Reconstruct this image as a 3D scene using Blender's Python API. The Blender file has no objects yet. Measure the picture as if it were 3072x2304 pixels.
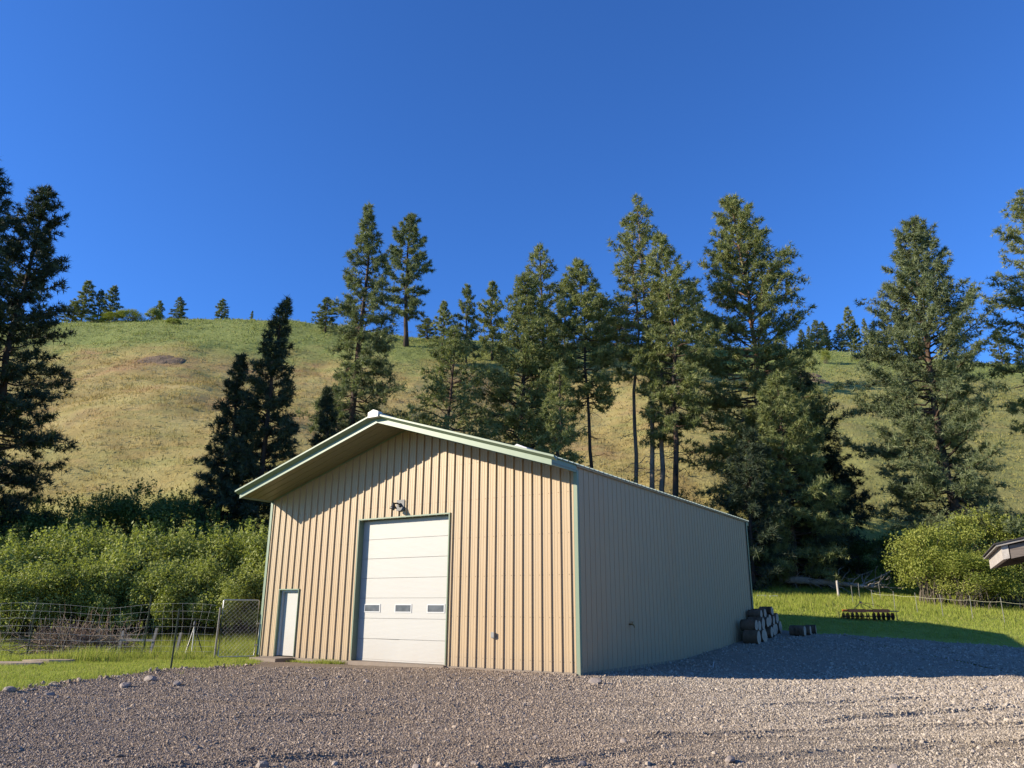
import bpy, math, random
import numpy as np
from mathutils import Matrix, Vector

R = math.radians
SC = bpy.context.scene
COL = SC.collection

# ------------------------------------------------------------------ camera
CAM = np.array([0.0, 0.0, 1.564])
PITCH, ROLL, FPX = 0.2876, 0.0059, 2279.67          # survey of the photograph (3072 px wide)
cam_d = bpy.data.cameras.new('camera')
cam_d.sensor_fit = 'HORIZONTAL'
cam_d.sensor_width = 36.0
cam_d.lens = FPX * 36.0 / 3072.0
cam_d.clip_start = 0.05
cam_d.clip_end = 3000.0
cam = bpy.data.objects.new('camera', cam_d)
COL.objects.link(cam)
cam.matrix_world = (Matrix.Translation(CAM.tolist()) @ Matrix.Rotation(math.pi / 2 + PITCH, 4, 'X')
                    @ Matrix.Rotation(ROLL, 4, 'Z'))
SC.camera = cam

# ------------------------------------------------------------------ sky and sun
SUN_TRAVEL = Vector((0.915, 0.165, -0.367)).normalized()
SUN_EL = math.asin(-SUN_TRAVEL.z)
SUN_ROT = math.atan2(-SUN_TRAVEL.x, -SUN_TRAVEL.y)
world = bpy.data.worlds.new('World')
SC.world = world
world.use_nodes = True
wnt = world.node_tree
sky = wnt.nodes.new('ShaderNodeTexSky')
sky.sky_type = 'NISHITA'
sky.sun_disc = False
sky.sun_elevation = SUN_EL
sky.sun_rotation = SUN_ROT % (2 * math.pi)
sky.altitude = 1100
sky.air_density = 1.0
sky.dust_density = 0.15
sky.ozone_density = 3.0
hs = wnt.nodes.new('ShaderNodeMix')                     # the deep, saturated blue of this sky
hs.data_type = 'RGBA'
hs.blend_type = 'MULTIPLY'
hs.inputs[0].default_value = 1.0
hs.inputs[7].default_value = (0.47, 0.93, 1.62, 1)
wnt.links.new(sky.outputs[0], hs.inputs[6])
wnt.links.new(hs.outputs[2], wnt.nodes['Background'].inputs[0])
wnt.nodes['Background'].inputs[1].default_value = 0.076
sun_d = bpy.data.lights.new('sun', 'SUN')
sun_d.energy = 5.0
sun_d.angle = R(0.5)
sun_d.color = (1.0, 0.885, 0.71)
sun = bpy.data.objects.new('sun', sun_d)
COL.objects.link(sun)
sun.rotation_euler = SUN_TRAVEL.to_track_quat('-Z', 'Y').to_euler()
sun.location = (-40, -10, 40)

vs = SC.view_settings
vs.view_transform = 'Standard'
vs.look = 'None'
vs.exposure = 1.0
vs.gamma = 1.0
vs.use_curve_mapping = False

# ------------------------------------------------------------------ helpers
def ray(px, py):
    xr = (px - 1536) / FPX
    zr = (1152 - py) / FPX
    x = xr * math.cos(ROLL) - zr * math.sin(ROLL)
    zc = xr * math.sin(ROLL) + zr * math.cos(ROLL)
    return np.array([x, math.cos(PITCH) - zc * math.sin(PITCH), math.sin(PITCH) + zc * math.cos(PITCH)])


def at(px, py, Y):
    """world point seen at a photograph pixel at depth Y (metres in front of the camera)"""
    r = ray(px, py)
    return CAM + r * (Y / r[1])


def smooth(a, b, x):
    t = np.clip((x - a) / (b - a), 0, 1)
    return t * t * (3 - 2 * t)


def _hash(ix, iy, s):
    v = np.sin(ix * 127.1 + iy * 311.7 + s * 74.7) * 43758.5453
    return v - np.floor(v)


def vnoise(x, y, s=0.0):
    x = np.asarray(x, float); y = np.asarray(y, float)
    ix, iy = np.floor(x), np.floor(y)
    fx, fy = x - ix, y - iy
    ux, uy = fx * fx * (3 - 2 * fx), fy * fy * (3 - 2 * fy)
    a, b = _hash(ix, iy, s), _hash(ix + 1, iy, s)
    c, d = _hash(ix, iy + 1, s), _hash(ix + 1, iy + 1, s)
    return (a * (1 - ux) + b * ux) * (1 - uy) + (c * (1 - ux) + d * ux) * uy - 0.5


# ---- the lie of the land
CREST_Y = 135.0
_cp = [(-900, 1010), (-300, 985), (0, 975), (260, 965), (550, 958), (890, 962), (1230, 1012), (1420, 1022), (1650, 1035),
       (2000, 1040), (2384, 1048), (2620, 1060), (3017, 1094), (3300, 1125), (3900, 1170)]
_cx = np.array([at(a, b, CREST_Y)[0] for a, b in _cp])
_cz = np.array([at(a, b, CREST_Y)[2] for a, b in _cp])
_ly = [-200, 21, 26.5, 32, 36, 41, 50, 400]
_lz = [0.0, 0.0, -0.10, -0.12, 0.0, 0.5, 1.2, 1.2]
_ry = [-200, 10, 18, 22, 25, 28, 31, 34, 37, 40, 44, 48, 52, 56, 60, 70, 400]
_rz = [0.0, 0.0, -0.12, -0.20, -0.02, 0.15, 0.29, 0.50, 0.92, 1.15, 1.7, 2.12, 2.55, 3.2, 3.9, 5.2, 5.2]
_st = np.linspace(0, 1, 201)
_sl = np.clip(_st / 0.16, 0, 1) * (1 - 0.22 * smooth(0.8, 1.0, _st))
_sc = np.concatenate([[0], np.cumsum((_sl[1:] + _sl[:-1]) / 2)])
_sc /= _sc[-1]


def ground_z(x, y):
    x = np.asarray(x, float); y = np.asarray(y, float)
    zl = (np.interp(y - 0.7, _ly, _lz) + np.interp(y + 0.7, _ly, _lz)) / 2
    zr = (np.interp(y - 0.7, _ry, _rz) + np.interp(y + 0.7, _ry, _rz)) / 2
    w = smooth(0.0, 9.0, x)
    zr = zr - 0.03 * np.clip(x - 14, 0, 20) * smooth(26, 32, y)
    z = zl * (1 - w) + zr * w
    w2 = smooth(-25, 25, x)
    yb = 39 + 21 * w2 + 3.5 * vnoise(x * 0.06, y * 0.0, 3)
    t = (y - yb) / (CREST_Y - yb)
    hc = np.interp(x, _cx, _cz)
    s = np.interp(np.clip(t, 0, 1), _st, _sc)
    z = z + (hc - z) * s - np.clip(t - 1, 0, 10) * 2.0
    far = smooth(0.02, 0.2, t) * (1 - 0.93 * smooth(0.62, 0.95, t))
    z = z + far * (5.0 * vnoise(x * 0.035, y * 0.05, 11) + 2.0 * vnoise(x * 0.10, y * 0.10, 5) + 0.5 * vnoise(x * 0.5, y * 0.5, 7) + 0.35 * vnoise(x * 0.12, y * 0.9, 8))
    z = z + smooth(30, 40, y) * 0.10 * vnoise(x * 0.6, y * 0.6, 2)
    return z - 0.10 * smooth(-0.6, 0.8, gravel_mask(x, y))


def gz(x, y):
    return float(ground_z(np.array([x]), np.array([y]))[0])


class MB:
    """collects faces and links them as one mesh object"""
    def __init__(self):
        self.v, self.f, self.n = [], [], 0
        self.tint = []

    def add(self, verts, faces, tint=None):
        verts = np.asarray(verts, float).reshape(-1, 3)
        for fc in (faces if isinstance(faces, list) else [faces]):
            fc = np.asarray(fc, int)
            if fc.size:
                if fc.ndim == 1:
                    fc = fc[None, :]
                self.f.append(fc + self.n)
        self.v.append(verts)
        self.tint.append(np.full(len(verts), 0.5) if tint is None else np.broadcast_to(np.asarray(tint, float), (len(verts),)))
        self.n += len(verts)
        return self

    def box(self, x0, x1, y0, y1, z0, z1):
        v = [(x, y, z) for z in (z0, z1) for x, y in ((x0, y0), (x1, y0), (x1, y1), (x0, y1))]
        return self.add(v, np.array([(3, 2, 1, 0), (4, 5, 6, 7), (0, 1, 5, 4), (1, 2, 6, 5), (2, 3, 7, 6), (3, 0, 4, 7)]))

    def hexa(self, bottom, top):
        return self.add(list(bottom) + list(top), np.array([(3, 2, 1, 0), (4, 5, 6, 7), (0, 1, 5, 4), (1, 2, 6, 5), (2, 3, 7, 6), (3, 0, 4, 7)]))

    def tube(self, pts, rad, sides=6, caps=True, tint=None):
        pts = np.asarray(pts, float)
        n = len(pts)
        rad = np.broadcast_to(np.asarray(rad, float), (n,))
        tan = np.gradient(pts, axis=0)
        tan /= np.linalg.norm(tan, axis=1)[:, None] + 1e-12
        ref = np.array([0, 0, 1.0]) if abs(tan[0, 2]) < 0.9 else np.array([1.0, 0, 0])
        a = np.cross(tan, ref); a /= np.linalg.norm(a, axis=1)[:, None] + 1e-12
        b = np.cross(tan, a)
        th = np.arange(sides) * 2 * math.pi / sides
        ring = a[:, None, :] * np.cos(th)[None, :, None] + b[:, None, :] * np.sin(th)[None, :, None]
        v = (pts[:, None, :] + ring * rad[:, None, None]).reshape(-1, 3)
        i = np.arange(n - 1)[:, None] * sides
        j = np.arange(sides)[None, :]
        k = (j + 1) % sides
        q = np.stack([i + j, i + sides + j, i + sides + k, i + k], -1).reshape(-1, 4)
        fs = [q]
        if caps:
            fs += [np.arange(sides)[None, :], (np.arange(sides)[::-1] + (n - 1) * sides)[None, :]]
        return self.add(v, fs, tint)

    def build(self, name, mat, parent=None, smooth_shade=False, tint=False):
        me = mesh_from(name, np.concatenate(self.v) if self.v else np.zeros((0, 3)), self.f, smooth_shade)
        if tint:
            at_ = me.attributes.new('tint', 'FLOAT', 'POINT')
            at_.data.foreach_set('value', np.concatenate(self.tint).astype(np.float32))
        if mat:
            me.materials.append(mat)
        return link(name, me, parent)


def mesh_from(name, v, fl, smooth_shade=False):
    me = bpy.data.meshes.new(name)
    me.vertices.add(len(v))
    me.vertices.foreach_set('co', v.astype(np.float32).ravel())
    if fl:
        loops = np.concatenate([f.ravel() for f in fl])
        tot = np.concatenate([np.full(len(f), f.shape[1]) for f in fl])
        st = np.concatenate([[0], np.cumsum(tot)[:-1]])
        me.loops.add(len(loops))
        me.loops.foreach_set('vertex_index', loops.astype(np.int32))
        me.polygons.add(len(tot))
        me.polygons.foreach_set('loop_start', st.astype(np.int32))
        me.polygons.foreach_set('loop_total', tot.astype(np.int32))
        me.polygons.foreach_set('use_smooth', np.full(len(tot), smooth_shade))
    me.update(calc_edges=True)
    return me


def link(name, data, parent=None, loc=None, rotz=None):
    o = bpy.data.objects.new(name, data)
    COL.objects.link(o)
    if parent is not None:
        o.parent = parent
    if loc is not None:
        o.location = [float(c) for c in loc]
    if rotz is not None:
        o.rotation_euler = (0, 0, rotz)
    return o


def tag(o, label, cat, group=None):
    o['label'] = label
    o['category'] = cat
    if group:
        o['group'] = group
    return o


def thing(name, label, cat, loc, rotz=0.0, group=None):
    return tag(link(name, None, None, loc, rotz), label, cat, group)


def structure(o):
    o['kind'] = 'structure'
    return o


def stuff(o, label, cat):
    o['kind'] = 'stuff'
    if label:
        o['label'] = label
        o['category'] = cat
    return o


# ------------------------------------------------------------------ materials
class NT:
    def __init__(self, name):
        self.m = bpy.data.materials.new(name)
        self.m.use_nodes = True
        self.t = self.m.node_tree
        self.t.nodes.clear()
        self.out = self.t.nodes.new('ShaderNodeOutputMaterial')

    def n(self, typ, **kw):
        nd = self.t.nodes.new(typ)
        for k, v in kw.items():
            if k.startswith('i_'):
                nd.inputs[k[2:].replace('_', ' ')].default_value = v
            else:
                setattr(nd, k, v)
        return nd

    def l(self, a, b):
        self.t.links.new(a, b)

    def coord(self, kind='Object'):
        if kind == 'Position':
            return self.n('ShaderNodeNewGeometry').outputs['Position']
        return self.n('ShaderNodeTexCoord').outputs[kind]

    def noise(self, co, scale, detail=3.0, rough=0.55, stretch=None):
        if stretch:
            mp = self.n('ShaderNodeMapping')
            mp.inputs['Scale'].default_value = stretch
            self.l(co, mp.inputs[0]); co = mp.outputs[0]
        nd = self.n('ShaderNodeTexNoise')
        nd.inputs['Scale'].default_value = scale
        nd.inputs['Detail'].default_value = detail
        nd.inputs['Roughness'].default_value = rough
        self.l(co, nd.inputs['Vector'])
        return nd.outputs['Fac']

    def ramp(self, fac, stops):
        nd = self.n('ShaderNodeValToRGB')
        el = nd.color_ramp.elements
        while len(el) < len(stops):
            el.new(0.5)
        for e, (p, c) in zip(el, stops):
            e.position = p
            e.color = (*c, 1) if len(c) == 3 else c
        self.l(fac, nd.inputs[0])
        return nd.outputs[0]

    def mix(self, fac, a, b, mode='MIX'):
        nd = self.n('ShaderNodeMix', data_type='RGBA', blend_type=mode)
        for s, v in ((nd.inputs[0], fac), (nd.inputs[6], a), (nd.inputs[7], b)):
            if hasattr(v, 'is_output') or hasattr(v, 'links'):
                self.l(v, s)
            elif isinstance(v, (int, float)):
                s.default_value = v
            else:
                s.default_value = (*v, 1) if len(v) == 3 else v
        return nd.outputs[2]

    def math(self, op, a, b=0.0, clamp=False):
        nd = self.n('ShaderNodeMath', operation=op, use_clamp=clamp)
        for s, v in ((nd.inputs[0], a), (nd.inputs[1], b)):
            if isinstance(v, (int, float)):
                s.default_value = v
            else:
                self.l(v, s)
        return nd.outputs[0]

    def bump(self, h, strength=0.3, dist=0.02):
        nd = self.n('ShaderNodeBump')
        nd.inputs['Strength'].default_value = strength
        nd.inputs['Distance'].default_value = dist
        self.l(h, nd.inputs['Height'])
        return nd.outputs[0]

    def pbr(self, col, rough=0.6, metal=0.0, normal=None, spec=0.5):
        b = self.n('ShaderNodeBsdfPrincipled')
        for k, v in (('Base Color', col), ('Roughness', rough), ('Metallic', metal)):
            if isinstance(v, (int, float)):
                b.inputs[k].default_value = v
            elif isinstance(v, tuple):
                b.inputs[k].default_value = (*v, 1) if len(v) == 3 else v
            else:
                self.l(v, b.inputs[k])
        b.inputs['Specular IOR Level'].default_value = spec
        if normal is not None:
            self.l(normal, b.inputs['Normal'])
        self.l(b.outputs[0], self.out.inputs[0])
        return self.m


def m_metal_paint(name, col, var=0.12, rough=0.42, dirt=(0.25, 0.2, 0.14), dirt_amt=0.6, spec=0.35):
    t = NT(name)
    co = t.coord('Object')
    n1 = t.noise(co, 1.3, 4, 0.6, (1, 1, 0.35))
    n2 = t.noise(co, 30, 3, 0.6)
    c = t.mix(t.math('MULTIPLY', n1, var * 2), tuple(col), tuple(x * 0.78 for x in col))
    rn = t.n('ShaderNodeObjectInfo').outputs['Random']
    c = t.mix(t.math('MULTIPLY', rn, 0.4), c, (col[0] * 1.04, col[1] * 0.93, col[2] * 0.86))
    sx = t.n('ShaderNodeSeparateXYZ'); t.l(co, sx.inputs[0])
    lo = t.math('SUBTRACT', 1.0, t.math('DIVIDE', sx.outputs[2], 0.55), True)
    lo = t.math('MULTIPLY', lo, t.math('ADD', n1, 0.1), True)
    c = t.mix(t.math('MULTIPLY', lo, dirt_amt, True), c, dirt)
    r = t.math('ADD', rough - 0.08, t.math('MULTIPLY', n2, 0.16))
    big = t.noise(co, 2.2, 2, 0.5, (1, 1, 0.5))
    return t.pbr(c, r, 0.0, t.bump(big, 0.12, 0.02), spec)


def m_plain(name, col, rough=0.7, metal=0.0, var=0.25, scale=8.0, bump=0.2, dist=0.01, spec=0.4):
    t = NT(name)
    co = t.coord('Object')
    n1 = t.noise(co, scale, 5, 0.65)
    c = t.mix(n1, tuple(x * (1 - var) for x in col), tuple(min(1, x * (1 + var)) for x in col))
    return t.pbr(c, rough, metal, t.bump(t.noise(co, scale * 4, 4, 0.6), bump, dist), spec)


def m_wood(name, c1, c2, stretch=(1, 1, 12), scale=3.0, bump=0.5, rough=0.85):
    t = NT(name)
    co = t.coord('Object')
    n1 = t.noise(co, scale, 6, 0.7, stretch)
    n2 = t.noise(co, 1.2, 3, 0.6)
    c = t.ramp(n1, [(0.3, c1), (0.7, c2)])
    c = t.mix(t.math('MULTIPLY', n2, 0.5), c, tuple(x * 0.6 for x in c1))
    return t.pbr(c, rough, 0, t.bump(n1, bump, 0.01), 0.2)


def m_leaf(name, stops, trans=0.35, rough=0.6, spec=0.3, noise_scale=0.5):
    """two-sided foliage; per-clump tint attribute plus a slow drift through the crown"""
    t = NT(name)
    a = t.n('ShaderNodeAttribute', attribute_name='tint').outputs['Fac']
    pn = t.noise(t.coord('Position'), noise_scale, 2, 0.5)
    f = t.math('ADD', t.math('MULTIPLY', a, 0.65), t.math('MULTIPLY', pn, 0.35))
    c = t.ramp(f, stops)
    b = t.n('ShaderNodeBsdfPrincipled')
    t.l(c, b.inputs['Base Color'])
    b.inputs['Roughness'].default_value = rough
    b.inputs['Specular IOR Level'].default_value = spec
    tr = t.n('ShaderNodeBsdfTranslucent')
    c2 = t.mix(1.0, c, (1.0, 1.05, 0.55), 'MULTIPLY')
    t.l(c2, tr.inputs[0])
    mx = t.n('ShaderNodeMixShader')
    mx.inputs[0].default_value = trans
    t.l(b.outputs[0], mx.inputs[1]); t.l(tr.outputs[0], mx.inputs[2])
    t.l(mx.outputs[0], t.out.inputs[0])
    return t.m


def m_ground(name, blades):
    """meadow: lush green on the flat, straw-tan on the slope, green again under the crest"""
    t = NT(name)
    pos = t.coord('Position')
    sx = t.n('ShaderNodeSeparateXYZ'); t.l(pos, sx.inputs[0])
    x, y, z = sx.outputs
    big = t.noise(pos, 0.045, 4, 0.6)
    mid = t.noise(pos, 0.22, 5, 0.65)
    fine = t.noise(pos, 1.6, 6, 0.7)
    tiny = t.noise(pos, 9.0, 4, 0.7)
    # dry grass
    dry = t.ramp(mid, [(0.30, (0.245, 0.185, 0.070)), (0.5, (0.345, 0.268, 0.104)), (0.72, (0.43, 0.345, 0.15))])
    red = t.mix(t.ramp(t.noise(pos, 0.10, 3, 0.6), [(0.52, (0, 0, 0)), (0.68, (1, 1, 1))]), dry, (0.315, 0.200, 0.098))
    green = t.ramp(fine, [(0.3, (0.140, 0.172, 0.048)), (0.7, (0.265, 0.292, 0.092))])
    lush = t.ramp(t.math('ADD', t.math('MULTIPLY', fine, 0.5), t.math('MULTIPLY', tiny, 0.5)),
                  [(0.3, (0.165, 0.205, 0.034)), (0.52, (0.280, 0.325, 0.060)), (0.72, (0.38, 0.40, 0.11))])
    # where: low flat = lush, slope = dry, upper slope = green
    wob = t.math('MULTIPLY', t.math('SUBTRACT', big, 0.5), 26.0)
    wob2 = t.math('MULTIPLY', t.math('SUBTRACT', mid, 0.5), 16.0)
    zz = t.math('ADD', z, t.math('ADD', wob, wob2))
    up = t.n('ShaderNodeMapRange', clamp=True); t.l(zz, up.inputs[0])
    up.inputs[1].default_value = 34.0; up.inputs[2].default_value = 42.0
    patch = t.ramp(t.math('ADD', t.math('MULTIPLY', big, 0.6), t.math('MULTIPLY', mid, 0.4)), [(0.50, (0, 0, 0)), (0.68, (0.55, 0.55, 0.55))])
    band = t.noise(pos, 1.0, 4, 0.65, (0.10, 0.55, 0.55))
    red = t.mix(t.ramp(band, [(0.46, (0, 0, 0)), (0.68, (0.45, 0.45, 0.45))]), red, green)
    sl = t.mix(patch, red, green)
    east = t.n('ShaderNodeMapRange', clamp=True); t.l(t.math('ADD', x, wob), east.inputs[0])
    east.inputs[1].default_value = 8.0; east.inputs[2].default_value = 38.0; east.inputs[4].default_value = 0.55
    sl = t.mix(east.outputs[0], sl, green)
    sl = t.mix(up.outputs[0], sl, green)
    lowm = t.n('ShaderNodeMapRange', clamp=True); t.l(t.math('ADD', z, t.math('MULTIPLY', wob2, 0.35)), lowm.inputs[0])
    lowm.inputs[1].default_value = 5.0; lowm.inputs[2].default_value = 10.5
    lush = t.mix(t.ramp(t.noise(pos, 0.5, 4, 0.65), [(0.58, (0, 0, 0)), (0.78, (0.5, 0.5, 0.5))]), lush, (0.30, 0.27, 0.11))
    c = t.mix(lowm.outputs[0], lush, sl)
    if blades:
        a = t.n('ShaderNodeAttribute', attribute_name='tint').outputs['Fac']
        v = t.math('ADD', 0.82, t.math('MULTIPLY', a, 0.5))
        cb = t.n('ShaderNodeCombineColor')
        for k in range(3):
            t.l(v, cb.inputs[k])
        c = t.mix(1.0, c, cb.outputs[0], 'MULTIPLY')
        c = t.mix(t.ramp(a, [(0.76, (0, 0, 0)), (0.82, (0.8, 0.8, 0.8))]), c, (0.36, 0.30, 0.14))
        b = t.n('ShaderNodeBsdfDiffuse'); t.l(c, b.inputs[0])
        tr = t.n('ShaderNodeBsdfTranslucent'); t.l(c, tr.inputs[0])
        mx = t.n('ShaderNodeMixShader'); mx.inputs[0].default_value = 0.4
        t.l(b.outputs[0], mx.inputs[1]); t.l(tr.outputs[0], mx.inputs[2]); t.l(mx.outputs[0], t.out.inputs[0])
        return t.m
    h = t.math('ADD', t.math('MULTIPLY', fine, 0.6), t.math('MULTIPLY', tiny, 0.4))
    return t.pbr(c, 0.95, 0, t.bump(h, 0.8, 0.35), 0.1)


def m_gravel(name, instanced):
    t = NT(name)
    pos = t.coord('Position')
    big = t.noise(pos, 0.22, 3, 0.6)
    mid = t.noise(pos, 1.2, 4, 0.65)
    sx = t.n('ShaderNodeSeparateXYZ'); t.l(pos, sx.inputs[0])
    xr = t.n('ShaderNodeMapRange', clamp=True, interpolation_type='SMOOTHSTEP')
    t.l(t.math('ADD', sx.outputs[0], t.math('MULTIPLY', t.math('SUBTRACT', big, 0.5), 5.0)), xr.inputs[0])
    xr.inputs[1].default_value = -0.5; xr.inputs[2].default_value = 5.0
    if instanced:
        rnd = t.n('ShaderNodeObjectInfo').outputs['Random']
        a = t.ramp(rnd, [(0.0, (0.130, 0.098, 0.070)), (0.35, (0.225, 0.170, 0.122)), (0.7, (0.305, 0.238, 0.174)), (1.0, (0.385, 0.308, 0.232))])
        b = t.ramp(rnd, [(0.0, (0.175, 0.142, 0.106)), (0.35, (0.27, 0.226, 0.172)), (0.7, (0.36, 0.305, 0.24)), (1.0, (0.43, 0.37, 0.295))])
        c = t.mix(xr.outputs[0], a, b)
        return t.pbr(c, 0.85, 0, t.bump(t.noise(pos, 90, 3, 0.6), 0.4, 0.004), 0.25)
    gr = t.noise(pos, 26, 5, 0.75)
    vor = t.n('ShaderNodeTexVoronoi'); vor.inputs['Scale'].default_value = 55.0; t.l(pos, vor.inputs['Vector'])
    a = t.ramp(gr, [(0.3, (0.140, 0.106, 0.076)), (0.55, (0.215, 0.162, 0.114)), (0.75, (0.30, 0.222, 0.16))])
    b = t.ramp(gr, [(0.3, (0.20, 0.16, 0.115)), (0.55, (0.30, 0.248, 0.182)), (0.75, (0.395, 0.332, 0.25))])
    c = t.mix(xr.outputs[0], a, b)
    c = t.mix(t.math('MULTIPLY', mid, 0.35), c, (0.19, 0.155, 0.115))
    h = t.math('ADD', t.math('MULTIPLY', vor.outputs['Distance'], 0.8), t.math('MULTIPLY', gr, 0.7))
    return t.pbr(c, 0.92, 0, t.bump(h, 0.8, 0.02), 0.2)


M = {}
M['tan'] = m_metal_paint('tan_metal_siding', (0.372, 0.280, 0.165), 0.10, 0.45)
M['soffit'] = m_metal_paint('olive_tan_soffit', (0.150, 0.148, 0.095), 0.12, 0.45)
M['green'] = m_metal_paint('sage_green_trim', (0.165, 0.222, 0.150), 0.10, 0.40)
M['roof'] = m_metal_paint('pale_green_roof_metal', (0.30, 0.36, 0.30), 0.10, 0.38)
M['white_door'] = m_metal_paint('white_door_paint', (0.455, 0.45, 0.405), 0.05, 0.45, (0.42, 0.37, 0.3), 0.35)
def _door():
    t = NT('white_embossed_door_paint')
    co = t.coord('Object')
    w = t.n('ShaderNodeTexWave', wave_type='BANDS', bands_direction='Z')
    w.inputs['Scale'].default_value = 9.0; w.inputs['Distortion'].default_value = 0.6; w.inputs['Detail'].default_value = 2.0
    t.l(co, w.inputs['Vector'])
    n1 = t.noise(co, 1.1, 4, 0.6, (1, 1, 0.4)); n2 = t.noise(co, 40, 3, 0.6, (0.15, 1, 1))
    c = t.mix(t.math('MULTIPLY', n1, 0.35), (0.385, 0.38, 0.35), (0.345, 0.33, 0.29))
    sx = t.n('ShaderNodeSeparateXYZ'); t.l(co, sx.inputs[0])
    lo = t.math('SUBTRACT', 1.0, t.math('DIVIDE', sx.outputs[2], 0.9), True)
    c = t.mix(t.math('MULTIPLY', t.math('MULTIPLY', lo, n1, True), 0.6, True), c, (0.32, 0.27, 0.21))
    h = t.math('ADD', t.math('MULTIPLY', w.outputs['Fac'], 0.35), n2)
    return t.pbr(c, 0.5, 0, t.bump(h, 0.22, 0.01), 0.35)


M['white_door'] = _door()
M['white'] = m_plain('white_painted_metal', (0.46, 0.46, 0.45), 0.45, 0, 0.06, 5, 0.1)
M['rubber'] = m_plain('dark_rubber_seal', (0.03, 0.03, 0.03), 0.8)
M['black'] = m_plain('black_lamp_metal', (0.028, 0.03, 0.032), 0.35, 0.0, 0.2, 12, 0.1)
M['galv'] = m_plain('galvanised_steel', (0.50, 0.50, 0.48), 0.38, 0.75, 0.2, 20, 0.1)
M['wire'] = m_plain('fence_wire', (0.42, 0.42, 0.40), 0.5, 0.3, 0.2, 20, 0.05)
M['post_green'] = m_plain('green_steel_post', (0.075, 0.095, 0.06), 0.6, 0.1, 0.3, 12)
M['post_grey'] = m_plain('dull_grey_post', (0.17, 0.17, 0.15), 0.7)
M['concrete'] = m_plain('weathered_concrete', (0.20, 0.160, 0.122), 0.9, 0, 0.2, 4, 0.4, 0.01)
M['box'] = m_plain('grey_box_plastic', (0.20, 0.20, 0.19), 0.5)
M['plate'] = m_plain('dark_grey_plate', (0.085, 0.085, 0.09), 0.5)
M['brass'] = m_plain('dull_brass', (0.25, 0.17, 0.07), 0.45, 0.8)
M['orange'] = m_plain('faded_orange_paint', (0.60, 0.13, 0.04), 0.6, 0.0, 0.3, 6)
M['yellow'] = m_plain('rusty_yellow_paint', (0.38, 0.22, 0.05), 0.6, 0.0, 0.3, 9)
M['disc'] = m_plain('worn_disc_steel', (0.10, 0.085, 0.075), 0.4, 0.7, 0.4, 6)
M['grey_wood'] = m_wood('weathered_grey_wood', (0.17, 0.155, 0.14), (0.36, 0.335, 0.30), (1, 1, 9), 4)
M['beam_wood'] = m_wood('greyed_beam_wood', (0.085, 0.068, 0.058), (0.24, 0.205, 0.18), (1, 14, 14), 1.6, 0.7)
M['end_grain'] = m_wood('pale_sawn_beam_end', (0.30, 0.27, 0.24), (0.52, 0.48, 0.43), (2, 2, 2), 6, 0.5)
M['dark_wood'] = m_wood('dark_soffit_wood', (0.06, 0.04, 0.03), (0.13, 0.09, 0.065), (1, 10, 10), 2)
M['felt'] = m_plain('black_roofing_felt', (0.035, 0.033, 0.032), 0.95, 0, 0.35, 10, 0.6, 0.01)
M['bark_pine'] = None


def _bark(name, c1, c2, c3):
    t = NT(name)
    pos = t.coord('Position')
    n1 = t.noise(pos, 3.0, 5, 0.65, (1, 1, 0.25))
    n2 = t.noise(pos, 0.35, 2, 0.5)
    c = t.ramp(n1, [(0.35, c1), (0.65, c2)])
    c = t.mix(t.ramp(n2, [(0.45, (0, 0, 0)), (0.65, (0.7, 0.7, 0.7))]), c, c3)
    return t.pbr(c, 0.95, 0, t.bump(n1, 0.9, 0.06), 0.1)


M['bark_pine'] = _bark('dark_pine_bark', (0.030, 0.024, 0.020), (0.085, 0.066, 0.054), (0.10, 0.062, 0.044))
M['bark_red'] = _bark('reddish_pine_bark', (0.070, 0.048, 0.036), (0.19, 0.125, 0.088), (0.25, 0.13, 0.082))
M['bark_pale'] = _bark('pale_pine_bark', (0.10, 0.085, 0.07), (0.26, 0.215, 0.175), (0.25, 0.15, 0.105))
M['bark_log'] = _bark('cut_log_bark', (0.065, 0.040, 0.025), (0.19, 0.125, 0.080), (0.15, 0.095, 0.055))
M['dead_wood'] = _bark('bleached_dead_wood', (0.14, 0.12, 0.10), (0.38, 0.345, 0.30), (0.28, 0.24, 0.2))
M['twig_grey'] = _bark('dry_grey_twigs', (0.12, 0.092, 0.07), (0.30, 0.24, 0.185), (0.20, 0.13, 0.085))
M['stem'] = _bark('shrub_stems', (0.05, 0.042, 0.033), (0.14, 0.12, 0.095), (0.09, 0.075, 0.055))


def _endgrain():
    t = NT('log_cut_face')
    co = t.coord('Object')
    w = t.n('ShaderNodeTexWave', wave_type='RINGS', rings_direction='X')
    w.inputs['Scale'].default_value = 9.0
    w.inputs['Distortion'].default_value = 1.5
    t.l(co, w.inputs['Vector'])
    c = t.ramp(w.outputs['Fac'], [(0.2, (0.50, 0.34, 0.22)), (0.8, (0.70, 0.52, 0.36))])
    c = t.mix(t.noise(co, 5, 4, 0.6), c, (0.27, 0.21, 0.155))
    return t.pbr(c, 0.85, 0, None, 0.2)


M['cut_face'] = _endgrain()


def _glass():
    t = NT('dark_window_glass')
    n = t.noise(t.coord('Object'), 3, 2)
    return t.pbr(t.ramp(n, [(0.3, (0.05, 0.05, 0.055)), (0.7, (0.11, 0.11, 0.115))]), 0.12, 0, None, 0.6)


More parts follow.
